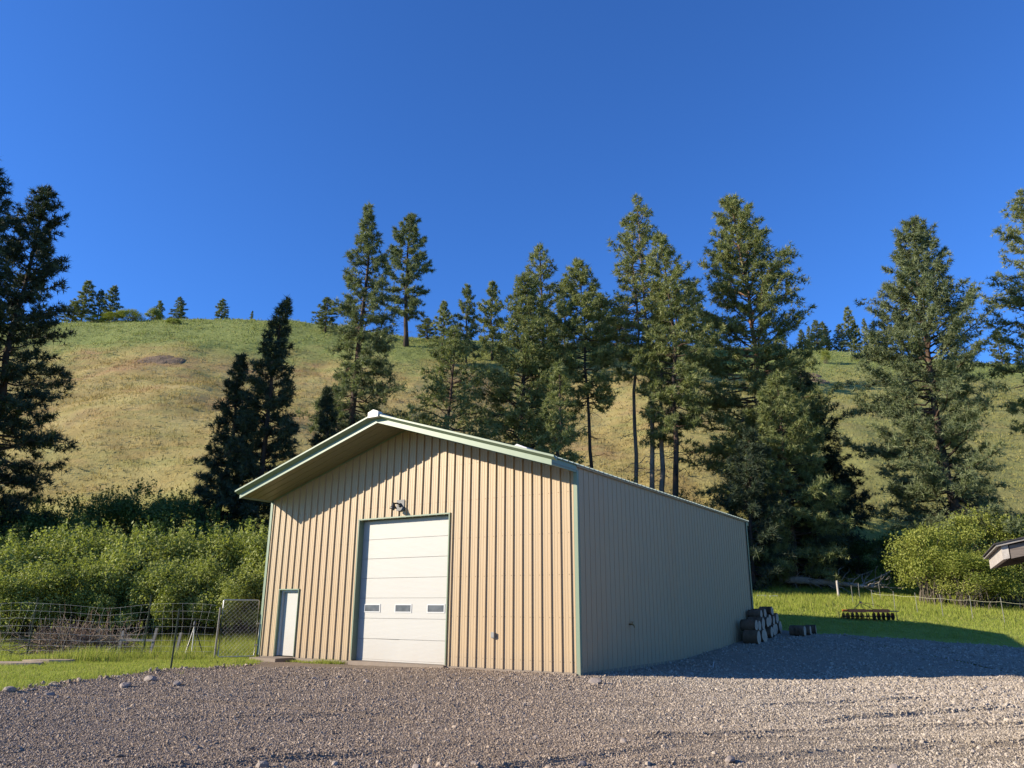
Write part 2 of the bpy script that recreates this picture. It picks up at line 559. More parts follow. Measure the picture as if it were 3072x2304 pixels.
M['glass'] = _glass()
M['meadow'] = m_ground('meadow_ground', False)
M['meadow_blades'] = m_ground('meadow_grass_blades', True)
M['gravel'] = m_gravel('gravel_ground', False)
M['stone'] = m_gravel('crushed_stone', True)
M['needle_olive'] = m_leaf('olive_pine_needles', [(0.1, (0.065, 0.088, 0.032)), (0.42, (0.170, 0.198, 0.076)), (0.72, (0.28, 0.298, 0.12)), (0.95, (0.37, 0.355, 0.16))], 0.32)
M['needle_dark'] = m_leaf('shade_toned_pine_needles', [(0.1, (0.016, 0.028, 0.018)), (0.5, (0.042, 0.062, 0.036)), (0.9, (0.095, 0.115, 0.055))], 0.22)  # backlight and shade of the dark pines put into the needle colour
M['needle_blue'] = m_leaf('bluish_pine_needles', [(0.1, (0.055, 0.078, 0.040)), (0.5, (0.155, 0.185, 0.090)), (0.9, (0.275, 0.30, 0.145))], 0.32)
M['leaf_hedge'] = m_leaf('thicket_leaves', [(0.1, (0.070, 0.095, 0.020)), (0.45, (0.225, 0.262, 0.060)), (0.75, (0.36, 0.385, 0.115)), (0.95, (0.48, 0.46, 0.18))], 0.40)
M['leaf_bright'] = m_leaf('bright_spring_leaves', [(0.1, (0.085, 0.120, 0.020)), (0.45, (0.215, 0.248, 0.044)), (0.75, (0.33, 0.345, 0.080)), (0.95, (0.43, 0.41, 0.12))], 0.40)
M['leaf_shade'] = m_leaf('shade_toned_shrub_leaves', [(0.1, (0.032, 0.060, 0.016)), (0.5, (0.080, 0.125, 0.030)), (0.9, (0.16, 0.205, 0.055))], 0.34)  # darker leaf tones carry the shade on hill-foot and undergrowth shrubs

RNG = np.random.default_rng(41)

# ---- gravel yard
BARN_PHI = 0.5716
BA = np.array([1.7658, 20.6513])                       # front right corner of the barn
BW, BL, BE, BR_ = 12.2, 15.92, 5.22, 7.10               # width, length, eave, ridge
BU = np.array([-math.cos(BARN_PHI), math.sin(BARN_PHI)])
BN = np.array([math.sin(BARN_PHI), math.cos(BARN_PHI)])
BB = BA + BU * BW


def barn_w(a, b):
    """a metres left of the right wall, b metres behind the front wall -> world x, y"""
    p = BA + BU * a + BN * b
    return float(p[0]), float(p[1])


_lex = np.array([-60, -30, -16, -11.5, -9.7, -9.4, -9.2, -8.6, -8.0, -7.0])
_edge_pts = np.array([(-30, 6.0), (-16, 10.5), (-12, 13.3), (-9.7, 15.6), (-9.5, 18.5), (-9.0, 20.8), (-8.2, 22.3), (-8.0, 24.0), (-7.9, 26.0), (-7.5, 30)])


def gravel_mask(x, y):
    """>0 inside the yard, in metres from its edge, roughly"""
    x = np.asarray(x, float); y = np.asarray(y, float)
    wob = 0.9 * vnoise(x * 0.7, y * 0.7, 21) + 0.5 * vnoise(x * 2.3, y * 2.3, 22)
    # left edge: x greater than the edge line at this y
    ex = np.interp(y, _edge_pts[:, 1], _edge_pts[:, 0])
    dl = (x - ex) * 0.8
    # far edge on the right of the barn
    fy = np.interp(x, [4, 10, 13, 17, 21, 26, 40], [37, 37, 35.2, 34.0, 32.6, 30.5, 27])
    dr = fy - y
    return np.minimum(dl, dr) + wob


def in_barn(x, y, m=0.0):
    dx, dy = np.asarray(x) - BA[0], np.asarray(y) - BA[1]
    a = dx * BU[0] + dy * BU[1]
    b = dx * BN[0] + dy * BN[1]
    return (a > m) & (a < BW - m) & (b > m) & (b < BL - m)


def gravel_h(x, y):
    """height of the gravel over the ground: hollows, wheel ruts, small heaps"""
    h = 0.030 + 0.035 * vnoise(x * 0.5, y * 0.5, 31) + 0.022 * vnoise(x * 1.9, y * 1.9, 32) + 0.009 * vnoise(x * 5.1, y * 5.1, 33) + 0.006 * vnoise(x * 12, y * 12, 34)
    # ruts that swing across the yard
    for (ang, off, amp, s) in ((0.52, -7.6, 0.05, 41), (0.46, -9.1, 0.045, 42), (0.44, -11.0, 0.035, 43), (0.20, -13.0, 0.03, 44), (-0.42, -10.6, 0.03, 45), (-0.40, -9.0, 0.03, 46)):
        d = -math.sin(ang) * x + math.cos(ang) * y + off + 0.7 * vnoise(x * 0.25, y * 0.25, s)
        gate = np.clip(vnoise(x * 0.3, y * 0.3, s + 9) * 3 + 0.75, 0, 1)
        h = h + gate * amp * (np.exp(-((d - 0.20) / 0.10) ** 2) - 0.9 * np.exp(-(d / 0.12) ** 2)) * (0.6 + 1.2 * np.abs(vnoise(x * 2.5, y * 2.5, s + 3)))
    for (ang, off, s) in ((0.30, -8.05, 71), (0.30, -9.65, 72), (-0.10, -10.9, 73)):
        d = -math.sin(ang) * x + math.cos(ang) * y + off + 0.012 * (x - 4) ** 2
        al = math.cos(ang) * x + math.sin(ang) * y
        on = np.exp(-(d / 0.17) ** 6) * smooth(0.5, 2.5, x)
        h = h * (1 - 0.7 * on) + on * (0.014 * np.sign(np.sin(al * 38 + 5 * np.abs(d) / 0.17)) * (0.5 + vnoise(x * 3, y * 3, s)) - 0.004)
        h = h + 0.03 * np.exp(-((np.abs(d) - 0.24) / 0.06) ** 2) * smooth(0.5, 2.5, x) * (vnoise(x * 2, y * 2, s + 2) + 0.6)
    h = h + smooth(6, 10, x) * 0.05 * (vnoise(x * 1.3, y * 1.3, 36) + 0.3)
    return np.maximum(h, -0.03) + 0.035


# ================================================================== THE SETTING
GX = np.unique(np.round(np.concatenate([np.linspace(-420, -110, 18), np.linspace(-110, -30, 70), np.linspace(-30, 40, 120),
                                        np.linspace(40, 110, 60), np.linspace(110, 420, 18)]), 3))
GY = np.unique(np.round(np.concatenate([np.linspace(-120, 0, 20), np.linspace(0, 70, 130), np.linspace(70, 140, 80),
                                        np.linspace(140, 500, 24)]), 3))


def make_ground():
    X, Y = np.meshgrid(GX, GY)
    Z = ground_z(X, Y)
    v = np.stack([X, Y, Z], -1).reshape(-1, 3)
    nx, ny = len(GX), len(GY)
    i = (np.arange(ny - 1)[:, None] * nx + np.arange(nx - 1)[None, :]).ravel()
    f = np.stack([i, i + 1, i + 1 + nx, i + nx], -1)
    me = mesh_from('ground', v, [f], True)
    me.materials.append(M['meadow'])
    return structure(link('ground', me))


make_ground()

def make_gravel():
    mb = MB()
    def patch(x0, x1, y0, y1, st):
        xs = np.arange(x0, x1 + 1e-6, st); ys = np.arange(y0, y1 + 1e-6, st)
        X, Y = np.meshgrid(xs, ys)
        m = gravel_mask(X, Y)
        lift = smooth(-0.25, 0.35, m)
        Z = ground_z(X, Y) + gravel_h(X, Y) * lift - 0.03 * (1 - lift)
        v = np.stack([X, Y, Z], -1).reshape(-1, 3)
        nx = len(xs)
        i = (np.arange(len(ys) - 1)[:, None] * nx + np.arange(nx - 1)[None, :]).ravel()
        f = np.stack([i, i + 1, i + 1 + nx, i + nx], -1)
        keep = (m.ravel()[f].min(1) > -0.4) & ~in_barn(X.ravel()[f].mean(1), Y.ravel()[f].mean(1), 0.4)
        mb.add(v, f[keep])
    patch(-12.5, 14.5, 7.0, 16.0, 0.07)
    patch(-12.5, 14.5, 16.0, 36.5, 0.14)
    patch(14.5, 30.5, 7.0, 36.5, 0.25)
    patch(-30.5, -12.5, 0.0, 16.0, 0.5)
    patch(-12.5, 30.5, -8.0, 7.0, 0.5)
    o = mb.build('gravel_yard', M['gravel'], None, True)
    return structure(o)


make_gravel()


def surface_z(x, y):
    """top of the ground or gravel"""
    m = gravel_mask(x, y)
    lift = smooth(-0.25, 0.35, m)
    return ground_z(x, y) + np.where(m > -0.25, gravel_h(x, y) * lift, 0.0)


def sz(x, y):
    return float(surface_z(np.array([x]), np.array([y]))[0])


def scatter_stones(name, x, y, rad, label):
    n = len(x)
    z = surface_z(x, y) + rad * 0.25
    me = bpy.data.meshes.new(name)
    me.vertices.add(n)
    me.vertices.foreach_set('co', np.stack([x, y, z], -1).astype(np.float32).ravel())
    for nm, arr in (('rot', RNG.uniform(0, 6.28, (n, 3))),
                    ('scl', rad[:, None] * RNG.uniform(0.65, 1.35, (n, 3)) * np.array([1.1, 1.1, 0.8]))):
        a = me.attributes.new(nm, 'FLOAT_VECTOR', 'POINT')
        a.data.foreach_set('vector', arr.astype(np.float32).ravel())
    o = link(name, me)
    g = bpy.data.node_groups.new(name, 'GeometryNodeTree')
    g.interface.new_socket('Geometry', in_out='INPUT', socket_type='NodeSocketGeometry')
    g.interface.new_socket('Geometry', in_out='OUTPUT', socket_type='NodeSocketGeometry')
    N = g.nodes.new
    gi, go = N('NodeGroupInput'), N('NodeGroupOutput')
    jn = N('GeometryNodeJoinGeometry')
    for k in range(4):
        ico = N('GeometryNodeMeshIcoSphere'); ico.inputs['Subdivisions'].default_value = 1; ico.inputs['Radius'].default_value = 1.0
        sp = N('GeometryNodeSetPosition')
        nz = N('ShaderNodeTexNoise'); nz.noise_dimensions = '4D'; nz.inputs['W'].default_value = k * 3.7; nz.inputs['Scale'].default_value = 1.4
        vm = N('ShaderNodeVectorMath'); vm.operation = 'SUBTRACT'; vm.inputs[1].default_value = (0.5, 0.5, 0.5)
        vs_ = N('ShaderNodeVectorMath'); vs_.operation = 'SCALE'; vs_.inputs['Scale'].default_value = 1.5
        g.links.new(nz.outputs['Color'], vm.inputs[0]); g.links.new(vm.outputs[0], vs_.inputs[0])
        g.links.new(ico.outputs[0], sp.inputs['Geometry']); g.links.new(vs_.outputs[0], sp.inputs['Offset'])
        sh = N('GeometryNodeSetShadeSmooth'); sh.inputs['Shade Smooth'].default_value = False
        g.links.new(sp.outputs[0], sh.inputs[0])
        mt = N('GeometryNodeSetMaterial'); mt.inputs['Material'].default_value = M['stone']
        g.links.new(sh.outputs[0], mt.inputs[0])
        gti = N('GeometryNodeGeometryToInstance')
        g.links.new(mt.outputs[0], gti.inputs[0])
        g.links.new(gti.outputs[0], jn.inputs[0])
    iop = N('GeometryNodeInstanceOnPoints')
    iop.inputs['Pick Instance'].default_value = True
    ri = N('FunctionNodeRandomValue'); ri.data_type = 'INT'
    ri.inputs[4].default_value = 0; ri.inputs[5].default_value = 3
    g.links.new(ri.outputs[2], iop.inputs['Instance Index'])
    for nm, sock in (('rot', 'Rotation'), ('scl', 'Scale')):
        na = N('GeometryNodeInputNamedAttribute'); na.data_type = 'FLOAT_VECTOR'; na.inputs[0].default_value = nm
        g.links.new(na.outputs[0], iop.inputs[sock])
    g.links.new(gi.outputs[0], iop.inputs['Points'])
    g.links.new(jn.outputs[0], iop.inputs['Instance'])
    g.links.new(iop.outputs[0], go.inputs[0])
    md = o.modifiers.new('stones', 'NODES')
    md.node_group = g
    me.materials.append(M['stone'])
    return stuff(o, label, 'gravel')


def rand_xy(x0, x1, y0, y1, dens):
    n = int((x1 - x0) * (y1 - y0) * dens)
    return RNG.uniform(x0, x1, n), RNG.uniform(y0, y1, n)


def make_stones():
    xs, ys, rs = [], [], []
    for (x0, x1, y0, y1, dens, med) in ((-7.5, 8.0, 7.6, 12.0, 3300, 0.0070), (-11, 11, 12.0, 17.0, 1500, 0.0092), (-11, 16, 17.0, 23.0, 560, 0.0125), (2, 24, 23.0, 36.5, 60, 0.018)):
        x, y = rand_xy(x0, x1, y0, y1, dens)
        keep = (np.abs(x) < y * 0.75 + 1.0) & ~in_barn(x, y, -0.02)
        m = gravel_mask(x, y)
        clump = 0.75 + 0.8 * vnoise(x * 0.9, y * 0.9, 51) + 0.25 * smooth(3, 9, x)
        packed = smooth(1.5, 3.5, x) * smooth(11.8, 10.2, y) + np.exp(-((x + 1.8 - 0.1 * (y - 20)) / 1.6) ** 2) * smooth(14, 18, y) * 0.8
        clump = clump * (1 - 0.55 * np.clip(packed, 0, 1))
        keep &= (m > 0.05) & (RNG.random(len(x)) < np.clip(clump, 0.08, 1))
        x, y = x[keep], y[keep]
        r = med * np.exp(RNG.normal(0, 0.36, len(x))) * (1 + 0.45 * smooth(3, 9, x) * np.clip(0.5 + 2 * vnoise(x * 0.4, y * 0.4, 53), 0, 1.4))
        xs.append(x); ys.append(y); rs.append(np.clip(r, 0.005, 0.042))
    # coarser stones, and a ragged line of them along the lawn
    x, y = rand_xy(-10, 12, 7.6, 22, 2.2)
    k = (gravel_mask(x, y) > 0.2) & ~in_barn(x, y, -0.1)
    xs.append(x[k]); ys.append(y[k]); rs.append(RNG.uniform(0.018, 0.036, k.sum()))
    x, y = rand_xy(-14, -6, 10, 24, 45)
    m = gravel_mask(x, y)
    k = (np.abs(m - 0.12) < 0.30)
    xs.append(x[k]); ys.append(y[k]); rs.append(np.clip(0.024 * np.exp(RNG.normal(0, 0.45, k.sum())), 0.010, 0.07))
    return scatter_stones('loose_gravel', np.concatenate(xs), np.concatenate(ys), np.concatenate(rs), 'loose crushed stone strewn over the whole gravel yard')


make_stones()


# ---- grass
def blades(name, x, y, z, h, w, per, label, mat='meadow_blades', spread=0.05, lean=0.45, cat='grass'):
    n = len(x)
    P = np.repeat(np.stack([x, y, z], -1), per, axis=0)
    hh = np.repeat(h, per) * RNG.uniform(0.55, 1.2, n * per)
    ww = np.repeat(w, per)
    P[:, :2] += RNG.normal(0, 1, (n * per, 2)) * np.repeat(np.broadcast_to(spread, (n,)), per)[:, None]
    az = RNG.uniform(0, 6.283, n * per)
    side = np.stack([np.cos(az), np.sin(az), np.zeros(n * per)], -1)
    la = RNG.uniform(0, 6.283, n * per)
    ll = np.abs(RNG.normal(0, lean, n * per)) * hh
    tip = P + np.stack([np.cos(la) * ll, np.sin(la) * ll, hh], -1)
    P[:, 2] -= 0.02
    v = np.stack([P - side * ww[:, None] / 2, P + side * ww[:, None] / 2, tip], 1).reshape(-1, 3)
    f = np.arange(n * per * 3).reshape(-1, 3)
    mb = MB()
    tint = np.repeat(np.clip(RNG.normal(0.5, 0.22, n * per), 0, 1), 3)
    mb.add(v, f, tint)
    o = mb.build(name, M[mat], None, False, True)
    return stuff(o, label, cat)


def view_keep(x, y, m=3.0):
    return np.abs(x) < y * 0.74 + m


def make_grass():
    # mown strip on the left
    x, y = rand_xy(-24, -7.5, 10, 26.5, 260)
    m = gravel_mask(x, y)
    k = (m < 0.9) & view_keep(x, y, 1.5) & ~in_barn(x, y, -0.05) & (RNG.random(len(x)) < np.where(m > 0.25, 0.02, np.where(m > 0.05, 0.12, np.where(m > -0.15, 0.5, 1))))
    x, y = x[k], y[k]
    blades('lawn_grass', x, y, np.maximum(ground_z(x, y), surface_z(x, y) - 0.01), 0.05 + 0.05 * (vnoise(x * 1.1, y * 1.1, 60) + 0.5), np.full(len(x), 0.014), 2,
           'short mown grass between the gravel and the wire fence', spread=0.02)
    # tall growth along and behind the fence
    x, y = rand_xy(-30, -7, 24.2, 36, 85)
    tall = np.clip((vnoise(x * 0.45, y * 0.6, 61) + 0.32) * 1.6, 0, 1) * (1 - np.exp(-((y - 27.8 - 0.06 * (x + 9)) / 0.9) ** 2) * 0.85)
    tall = np.maximum(tall, smooth(30, 32.5, y))
    k = view_keep(x, y, 1) & ~in_barn(x, y, -0.1) & (gravel_mask(x, y) < 0)
    x, y, tall = x[k], y[k], tall[k]
    blades('tall_grass', x, y, ground_z(x, y), 0.08 + 0.50 * tall * (1 - 0.75 * np.exp(-((x + 15.3) / 1.8) ** 2) * (y < 29.5)), 0.014 + 0.010 * tall, 3,
           'tall uncut grass around and behind the wire fence', spread=0.05)
    # weeds at the foot of the front wall
    a = RNG.uniform(BW - 4.1, BW - 1.75, 260); b = -np.abs(RNG.normal(0, 0.14, 260)) - 0.08
    x = BA[0] + BU[0] * a + BN[0] * b; y = BA[1] + BU[1] * a + BN[1] * b
    blades('wall_weeds', x, y, surface_z(x, y), np.clip(0.05 + 0.13 * (vnoise(a * 2.2, a * 0, 69) + 0.4), 0.02, 0.2), np.full(260, 0.018), 4,
           'low weeds growing along the foot of the barn front between the doors', spread=0.04, lean=0.8, cat='weeds')
    # pasture on the right
    x, y = rand_xy(5, 52, 29, 66, 52)
    m = gravel_mask(x, y)
    k = (m < 0.15) & view_keep(x, y, 1) & ~in_barn(x, y, -0.1) & (RNG.random(len(x)) < np.where(m > -0.6, 0.5, 1))
    x, y, m = x[k], y[k], m[k]
    hh = 0.07 + 0.20 * smooth(40, 47, y + 2.0 * vnoise(x * 0.3, y * 0.3, 62)) + 0.10 * (vnoise(x * 0.8, y * 0.8, 63) + 0.4)
    hh = np.where(m > -0.8, 0.06, np.maximum(hh, 0.05))
    blades('pasture_grass', x, y, ground_z(x, y), hh, 0.022 + 0.03 * smooth(35, 60, y), 3,
           'bright green pasture grass to the right of the barn', spread=0.07)
    # the hillside
    x, y = rand_xy(-105, 105, 38, 142, 5.6)
    k = view_keep(x, y, 3) & ~((x > 4) & (y < 62))
    x, y = x[k], y[k]
    cl = np.clip(vnoise(x * 0.35, y * 0.35, 65) + 0.5, 0, 1) * np.clip(vnoise(x * 1.1, y * 1.1, 66) + 0.6, 0, 1)
    k = RNG.random(len(x)) < 0.35 + cl
    x, y, cl = x[k], y[k], cl[k]
    blades('hillside_grass', x, y, ground_z(x, y), 0.16 + 0.30 * cl, 0.06 + 0.0007 * y, 3,
           'dry straw-coloured and green grass covering the hillside', spread=0.28, lean=0.7)


make_grass()


# ================================================================== THE BARN
barn = thing('barn', 'large tan metal barn with green trim, white roll door and deep front roof overhang', 'barn',
             (BB[0], BB[1], 0.0), -BARN_PHI)
SLOPE = (BR_ - BE) / (BW / 2)


def hw(x):
    """underside of the roof at local x"""
    return BE + SLOPE * min(x, BW - x)


def rib_profile(x0, x1, phase=0.0, major=0.043, pitch=0.3048):
    """(x, outward) points of ribbed sheet between x0 and x1"""
    feats = []
    k0 = int(math.floor((x0 - phase) / pitch)) - 1
    k1 = int(math.ceil((x1 - phase) / pitch)) + 1
    for k in range(k0, k1 + 1):
        c = phase + k * pitch
        feats += [(c - 0.032, 0.0), (c - 0.016, major), (c + 0.016, major), (c + 0.032, 0.0)]
        for q in (0.36, 0.64):
            d = c + pitch * q
            feats += [(d - 0.013, 0.0), (d - 0.006, 0.005), (d + 0.006, 0.005), (d + 0.013, 0.0)]
    fx = np.array([f[0] for f in feats]); fo = np.array([f[1] for f in feats])
    inside = (fx > x0 + 1e-4) & (fx < x1 - 1e-4)
    xs = np.concatenate([[x0], fx[inside], [x1]])
    os_ = np.concatenate([[np.interp(x0, fx, fo)], fo[inside], [np.interp(x1, fx, fo)]])
    return xs, os_


def sheet(mb, xs, outs, lo, hi, place):
    """ribbed sheet; lo/hi functions of x; place(x, out, z) -> local xyz"""
    n = len(xs)
    v = [place(x, o, lo(x)) for x, o in zip(xs, outs)] + [place(x, o, hi(x)) for x, o in zip(xs, outs)]
    i = np.arange(n - 1)
    mb.add(v, np.stack([i, i + 1, i + 1 + n, i + n], -1))


PW = 0.9144
GD = (4.27, 7.92, 4.27)       # roll door: x0, x1, height
PD = (0.785, 1.697, 2.13)     # walk door


def front_panels():
    x = 0.0
    while x < BW - 0.05:
        x1 = min(x + PW, BW)
        cuts = sorted({x, x1} | {c for c in (GD[0], GD[1], PD[0], PD[1], BW / 2) if x < c < x1})
        mb = MB()
        for a, b in zip(cuts[:-1], cuts[1:]):
            mid = (a + b) / 2
            z0 = GD[2] if GD[0] < mid < GD[1] else PD[2] if PD[0] < mid < PD[1] else 0.005
            xs, os_ = rib_profile(a, b, 0.11)
            sheet(mb, xs, os_, lambda q: z0, lambda q: hw(q) + 0.04, lambda q, o, z: (q, -o, z))
        mb.build('siding_panel', M['tan'], barn)
        x = x1


front_panels()


def side_panels():
    y = 0.0
    while y < BL - 0.05:
        y1 = min(y + PW, BL)
        for sx, X in ((1, BW), (-1, 0.0)):
            mb = MB()
            xs, os_ = rib_profile(y, y1, 0.15, 0.022)
            sheet(mb, xs, os_, lambda q: 0.02 if sx < 0 else -0.30, lambda q: BE + 0.12, lambda q, o, z: (X + sx * o, q, z))
            mb.build('siding_panel', M['tan'], barn)
        y = y1
    x = 0.0
    while x < BW - 0.05:
        x1 = min(x + PW, BW)
        mb = MB()
        cuts = sorted({x, x1} | {c for c in (BW / 2,) if x < c < x1})
        for a, b in zip(cuts[:-1], cuts[1:]):
            xs, os_ = rib_profile(a, b, 0.11)
            sheet(mb, xs, os_, lambda q: 0.0, lambda q: hw(q) + 0.1, lambda q, o, z: (q, BL + o, z))
        mb.build('siding_panel', M['tan'], barn)
        x = x1


side_panels()


def screws():
    mb = MB()
    for zr in (0.25, 1.35, 2.45, 3.55, 4.65, 5.75):
        for k in range(41):
            for dx in (-0.055, 0.055):
                x = 0.11 + k * 0.3048 + dx
                if x < 0.05 or x > BW - 0.12 or zr > hw(x) - 0.25:
                    continue
                if (GD[0] - 0.05 < x < GD[1] + 0.05 and zr < GD[2] + 0.06) or (PD[0] - 0.05 < x < PD[1] + 0.05 and zr < PD[2] + 0.06):
                    continue
                z = zr + 0.004 * math.sin(k * 7.1)
                mb.add([(x - 0.011, -0.001, z - 0.011), (x + 0.011, -0.001, z - 0.011), (x + 0.011, -0.001, z + 0.011), (x - 0.011, -0.001, z + 0.011), (x, -0.011, z)],
                       np.array([(0, 1, 4), (1, 2, 4), (2, 3, 4), (3, 0, 4)]))
    o = mb.build('siding_screws', M['screw'], barn)
    o['kind'] = 'stuff'


M['screw'] = m_plain('dull_screw_heads', (0.16, 0.12, 0.08), 0.6)
screws()

# concrete footing under the walls
for nm, b in (('footing', (-0.02, BW + 0.005, -0.010, 0.10, -0.35, 0.004)), ('footing', (BW - 0.12, BW + 0.004, 0.1, BL, -0.55, 0.0)),
              ('footing', (-0.004, 0.12, 0.1, BL, -0.4, 0.05)), ('footing', (0.12, BW - 0.12, BL - 0.1, BL, -0.4, 0.05))):
    MB().box(*b).build(nm, M['concrete'], barn)

# corner trim
for X, s in ((BW, 1), (0.0, -1)):
    mb = MB()
    mb.box(X - 0.055 if s > 0 else X - 0.0455, X + 0.0455 if s > 0 else X + 0.055, -0.056, -0.046, 0.03 if s < 0 else -0.05, BE - 0.01)
    mb.box(X + 0.046 if s > 0 else X - 0.056, X + 0.056 if s > 0 else X - 0.046, -0.056, 0.05, 0.03 if s < 0 else -0.1, BE - 0.01)
    mb.build('corner_trim', M['green'], barn)
    mb = MB()
    mb.box(X + 0.046 if s > 0 else X - 0.056, X + 0.056 if s > 0 else X - 0.046, BL - 0.10, BL + 0.056, -0.3, BE + 0.1)
    mb.box(X - 0.10 if s > 0 else X - 0.0455, X + 0.0455 if s > 0 else X + 0.10, BL + 0.046, BL + 0.056, -0.3, BE + 0.1)
    mb.build('corner_trim', M['green'], barn)


def sweep(prof, x0, x1, dz=0.0):
    """closed profile [(y, dz)] swept along the roof slope between x0 and x1"""
    n = len(prof)
    v = [(x0, y, hw2(x0) + d + dz) for y, d in prof] + [(x1, y, hw2(x1) + d + dz) for y, d in prof]
    i = np.arange(n); j = (i + 1) % n
    mb = MB()
    mb.add(v, [np.stack([i, j, j + n, i + n], -1), np.arange(n)[::-1][None, :], (np.arange(n) + n)[None, :]])
    return mb


def hw2(x):
    return BE + SLOPE * (BW / 2 - abs(x - BW / 2))


OV = 1.40
for xa, xb in ((-0.05, BW / 2), (BW / 2, BW + 0.05)):
    # lower rake fascia, sloped underside of the rake trim, outer lip
    sweep([(-OV, -0.07), (-OV - 0.03, -0.07), (-OV - 0.03, 0.075), (-OV, 0.075)], xa, xb).build('rake_fascia', M['green'], barn)
    ex = 0.0 if xb == BW / 2 else 0.16
    sweep([(-OV - 0.028, 0.077), (-OV - 0.20, 0.15), (-OV - 0.20, 0.20), (-OV - 0.19, 0.205), (-OV - 0.02, 0.166)], xa - (0.06 if ex == 0 else 0), xb + ex).build('rake_trim', M['green'], barn)
    # soffit: four long boards
    for k in range(4):
        y0 = -OV + 0.003 + k * (OV - 0.05) / 4
        y1 = y0 + (OV - 0.05) / 4
        sweep([(y0, -0.004), (y0 + 0.02, -0.022), (y1 - 0.05, -0.022), (y1 - 0.03, -0.004), (y1 - 0.004, -0.004), (y1 - 0.004, 0.012), (y0, 0.012)], xa + 0.02, xb - 0.0).build('soffit_panel', M['soffit'], barn)
    # wall trim under the soffit
    sweep([(-0.062, -0.05), (-0.046, -0.05), (-0.046, 0.0), (-0.062, 0.0)], xa + 0.05, xb).build('wall_cap_trim', M['green'], barn)
    # back rake
    sweep([(BL + 0.05, -0.04), (BL + 0.30, -0.04), (BL + 0.30, 0.165), (BL + 0.05, 0.165)], xa, xb).build('rake_fascia', M['green'], barn)
# closed ends of the overhang box and the eave trim along the side walls
for X, s in ((BW, 1), (0.0, -1)):
    z = BE
    mb = MB().box(X + (0.006 if s > 0 else -0.049), X + (0.049 if s > 0 else -0.006), -OV + 0.001, -0.05, z - 0.075, z + 0.165)
    mb.build('overhang_end', M['green'], barn)
    mb = MB().box(X + (0.05 if s > 0 else -0.068), X + (0.068 if s > 0 else -0.05), -0.045, BL + 0.25, z + 0.085, z + 0.135)
    mb.build('eave_trim', M['tan'], barn)


def roof_panels():
    y = -OV - 0.185
    while y < BL + 0.28:
        y1 = min(y + PW, BL + 0.29)
        for s in (-1, 1):
            mb = MB()
            ys, os_ = rib_profile(y, y1, 0.0, 0.030)
            over = 0.10
            n = len(ys)
            xr, xe = BW / 2, (BW + over if s > 0 else -over)
            ze = BE - SLOPE * over + 0.170
            zr = BR_ + 0.170
            for thick in (0.0, -0.018):
                v = [(xr, q, zr + o + thick) for q, o in zip(ys, os_)] + [(xe, q, ze + o + thick) for q, o in zip(ys, os_)]
                i = np.arange(n - 1)
                mb.add(v, np.stack([i, i + 1, i + 1 + n, i + n], -1))
            v = [(xe, q, ze + o) for q, o in zip(ys, os_)] + [(xe, q, ze + o - 0.018) for q, o in zip(ys, os_)]
            mb.add(v, np.stack([i, i + 1, i + 1 + n, i + n], -1))
            mb.build('roof_panel', M['roof'], barn)
        y = y1


roof_panels()


def ridge_cap():
    c = BW / 2
    prof = [(-0.20, -0.20 * SLOPE + 0.215), (-0.19, -0.19 * SLOPE + 0.235), (0, 0.262), (0.19, -0.19 * SLOPE + 0.235), (0.20, -0.20 * SLOPE + 0.215), (0.0, 0.236)]
    mb = MB()
    y0, y1 = -OV - 0.10, BL + 0.3
    n = len(prof)
    v = [(c + a, y0, BR_ + d) for a, d in prof] + [(c + a, y1, BR_ + d) for a, d in prof]
    i = np.arange(n); j = (i + 1) % n
    mb.add(v, [np.stack([i, j, j + n, i + n], -1), np.arange(n)[::-1][None, :], (np.arange(n) + n)[None, :]])
    cap = mb.build('ridge_cap', M['roof'], barn)
    # white folded end piece
    mb = MB()
    P = [(-0.20, 0.06), (0.20, 0.06), (0.21, 0.225), (0.0, 0.30), (-0.21, 0.225)]
    v = [(c + a, -OV - 0.24, BR_ + d) for a, d in P] + [(c + a, -OV - 0.06, BR_ + d + 0.0) for a, d in P]
    n = 5
    i = np.arange(n); j = (i + 1) % n
    mb.add(v, [np.stack([i, j, j + n, i + n], -1), np.arange(n)[::-1][None, :], (np.arange(n) + n)[None, :]])
    mb.build('ridge_end_cap', M['white'], barn)
    # low ridge vent with a pitched lid half way along
    mb = MB()
    q0, q1 = 6.6, 9.0
    P = [(-0.40, 0.10), (0.40, 0.10), (0.46, 0.52), (0.0, 0.72), (-0.46, 0.52)]
    v = [(c + a, q0, BR_ + d) for a, d in P] + [(c + a, q1, BR_ + d) for a, d in P]
    mb.add(v, [np.stack([i, j, j + n, i + n], -1), np.arange(n)[::-1][None, :], (np.arange(n) + n)[None, :]])
    mb.build('ridge_vent', M['white'], barn)


ridge_cap()


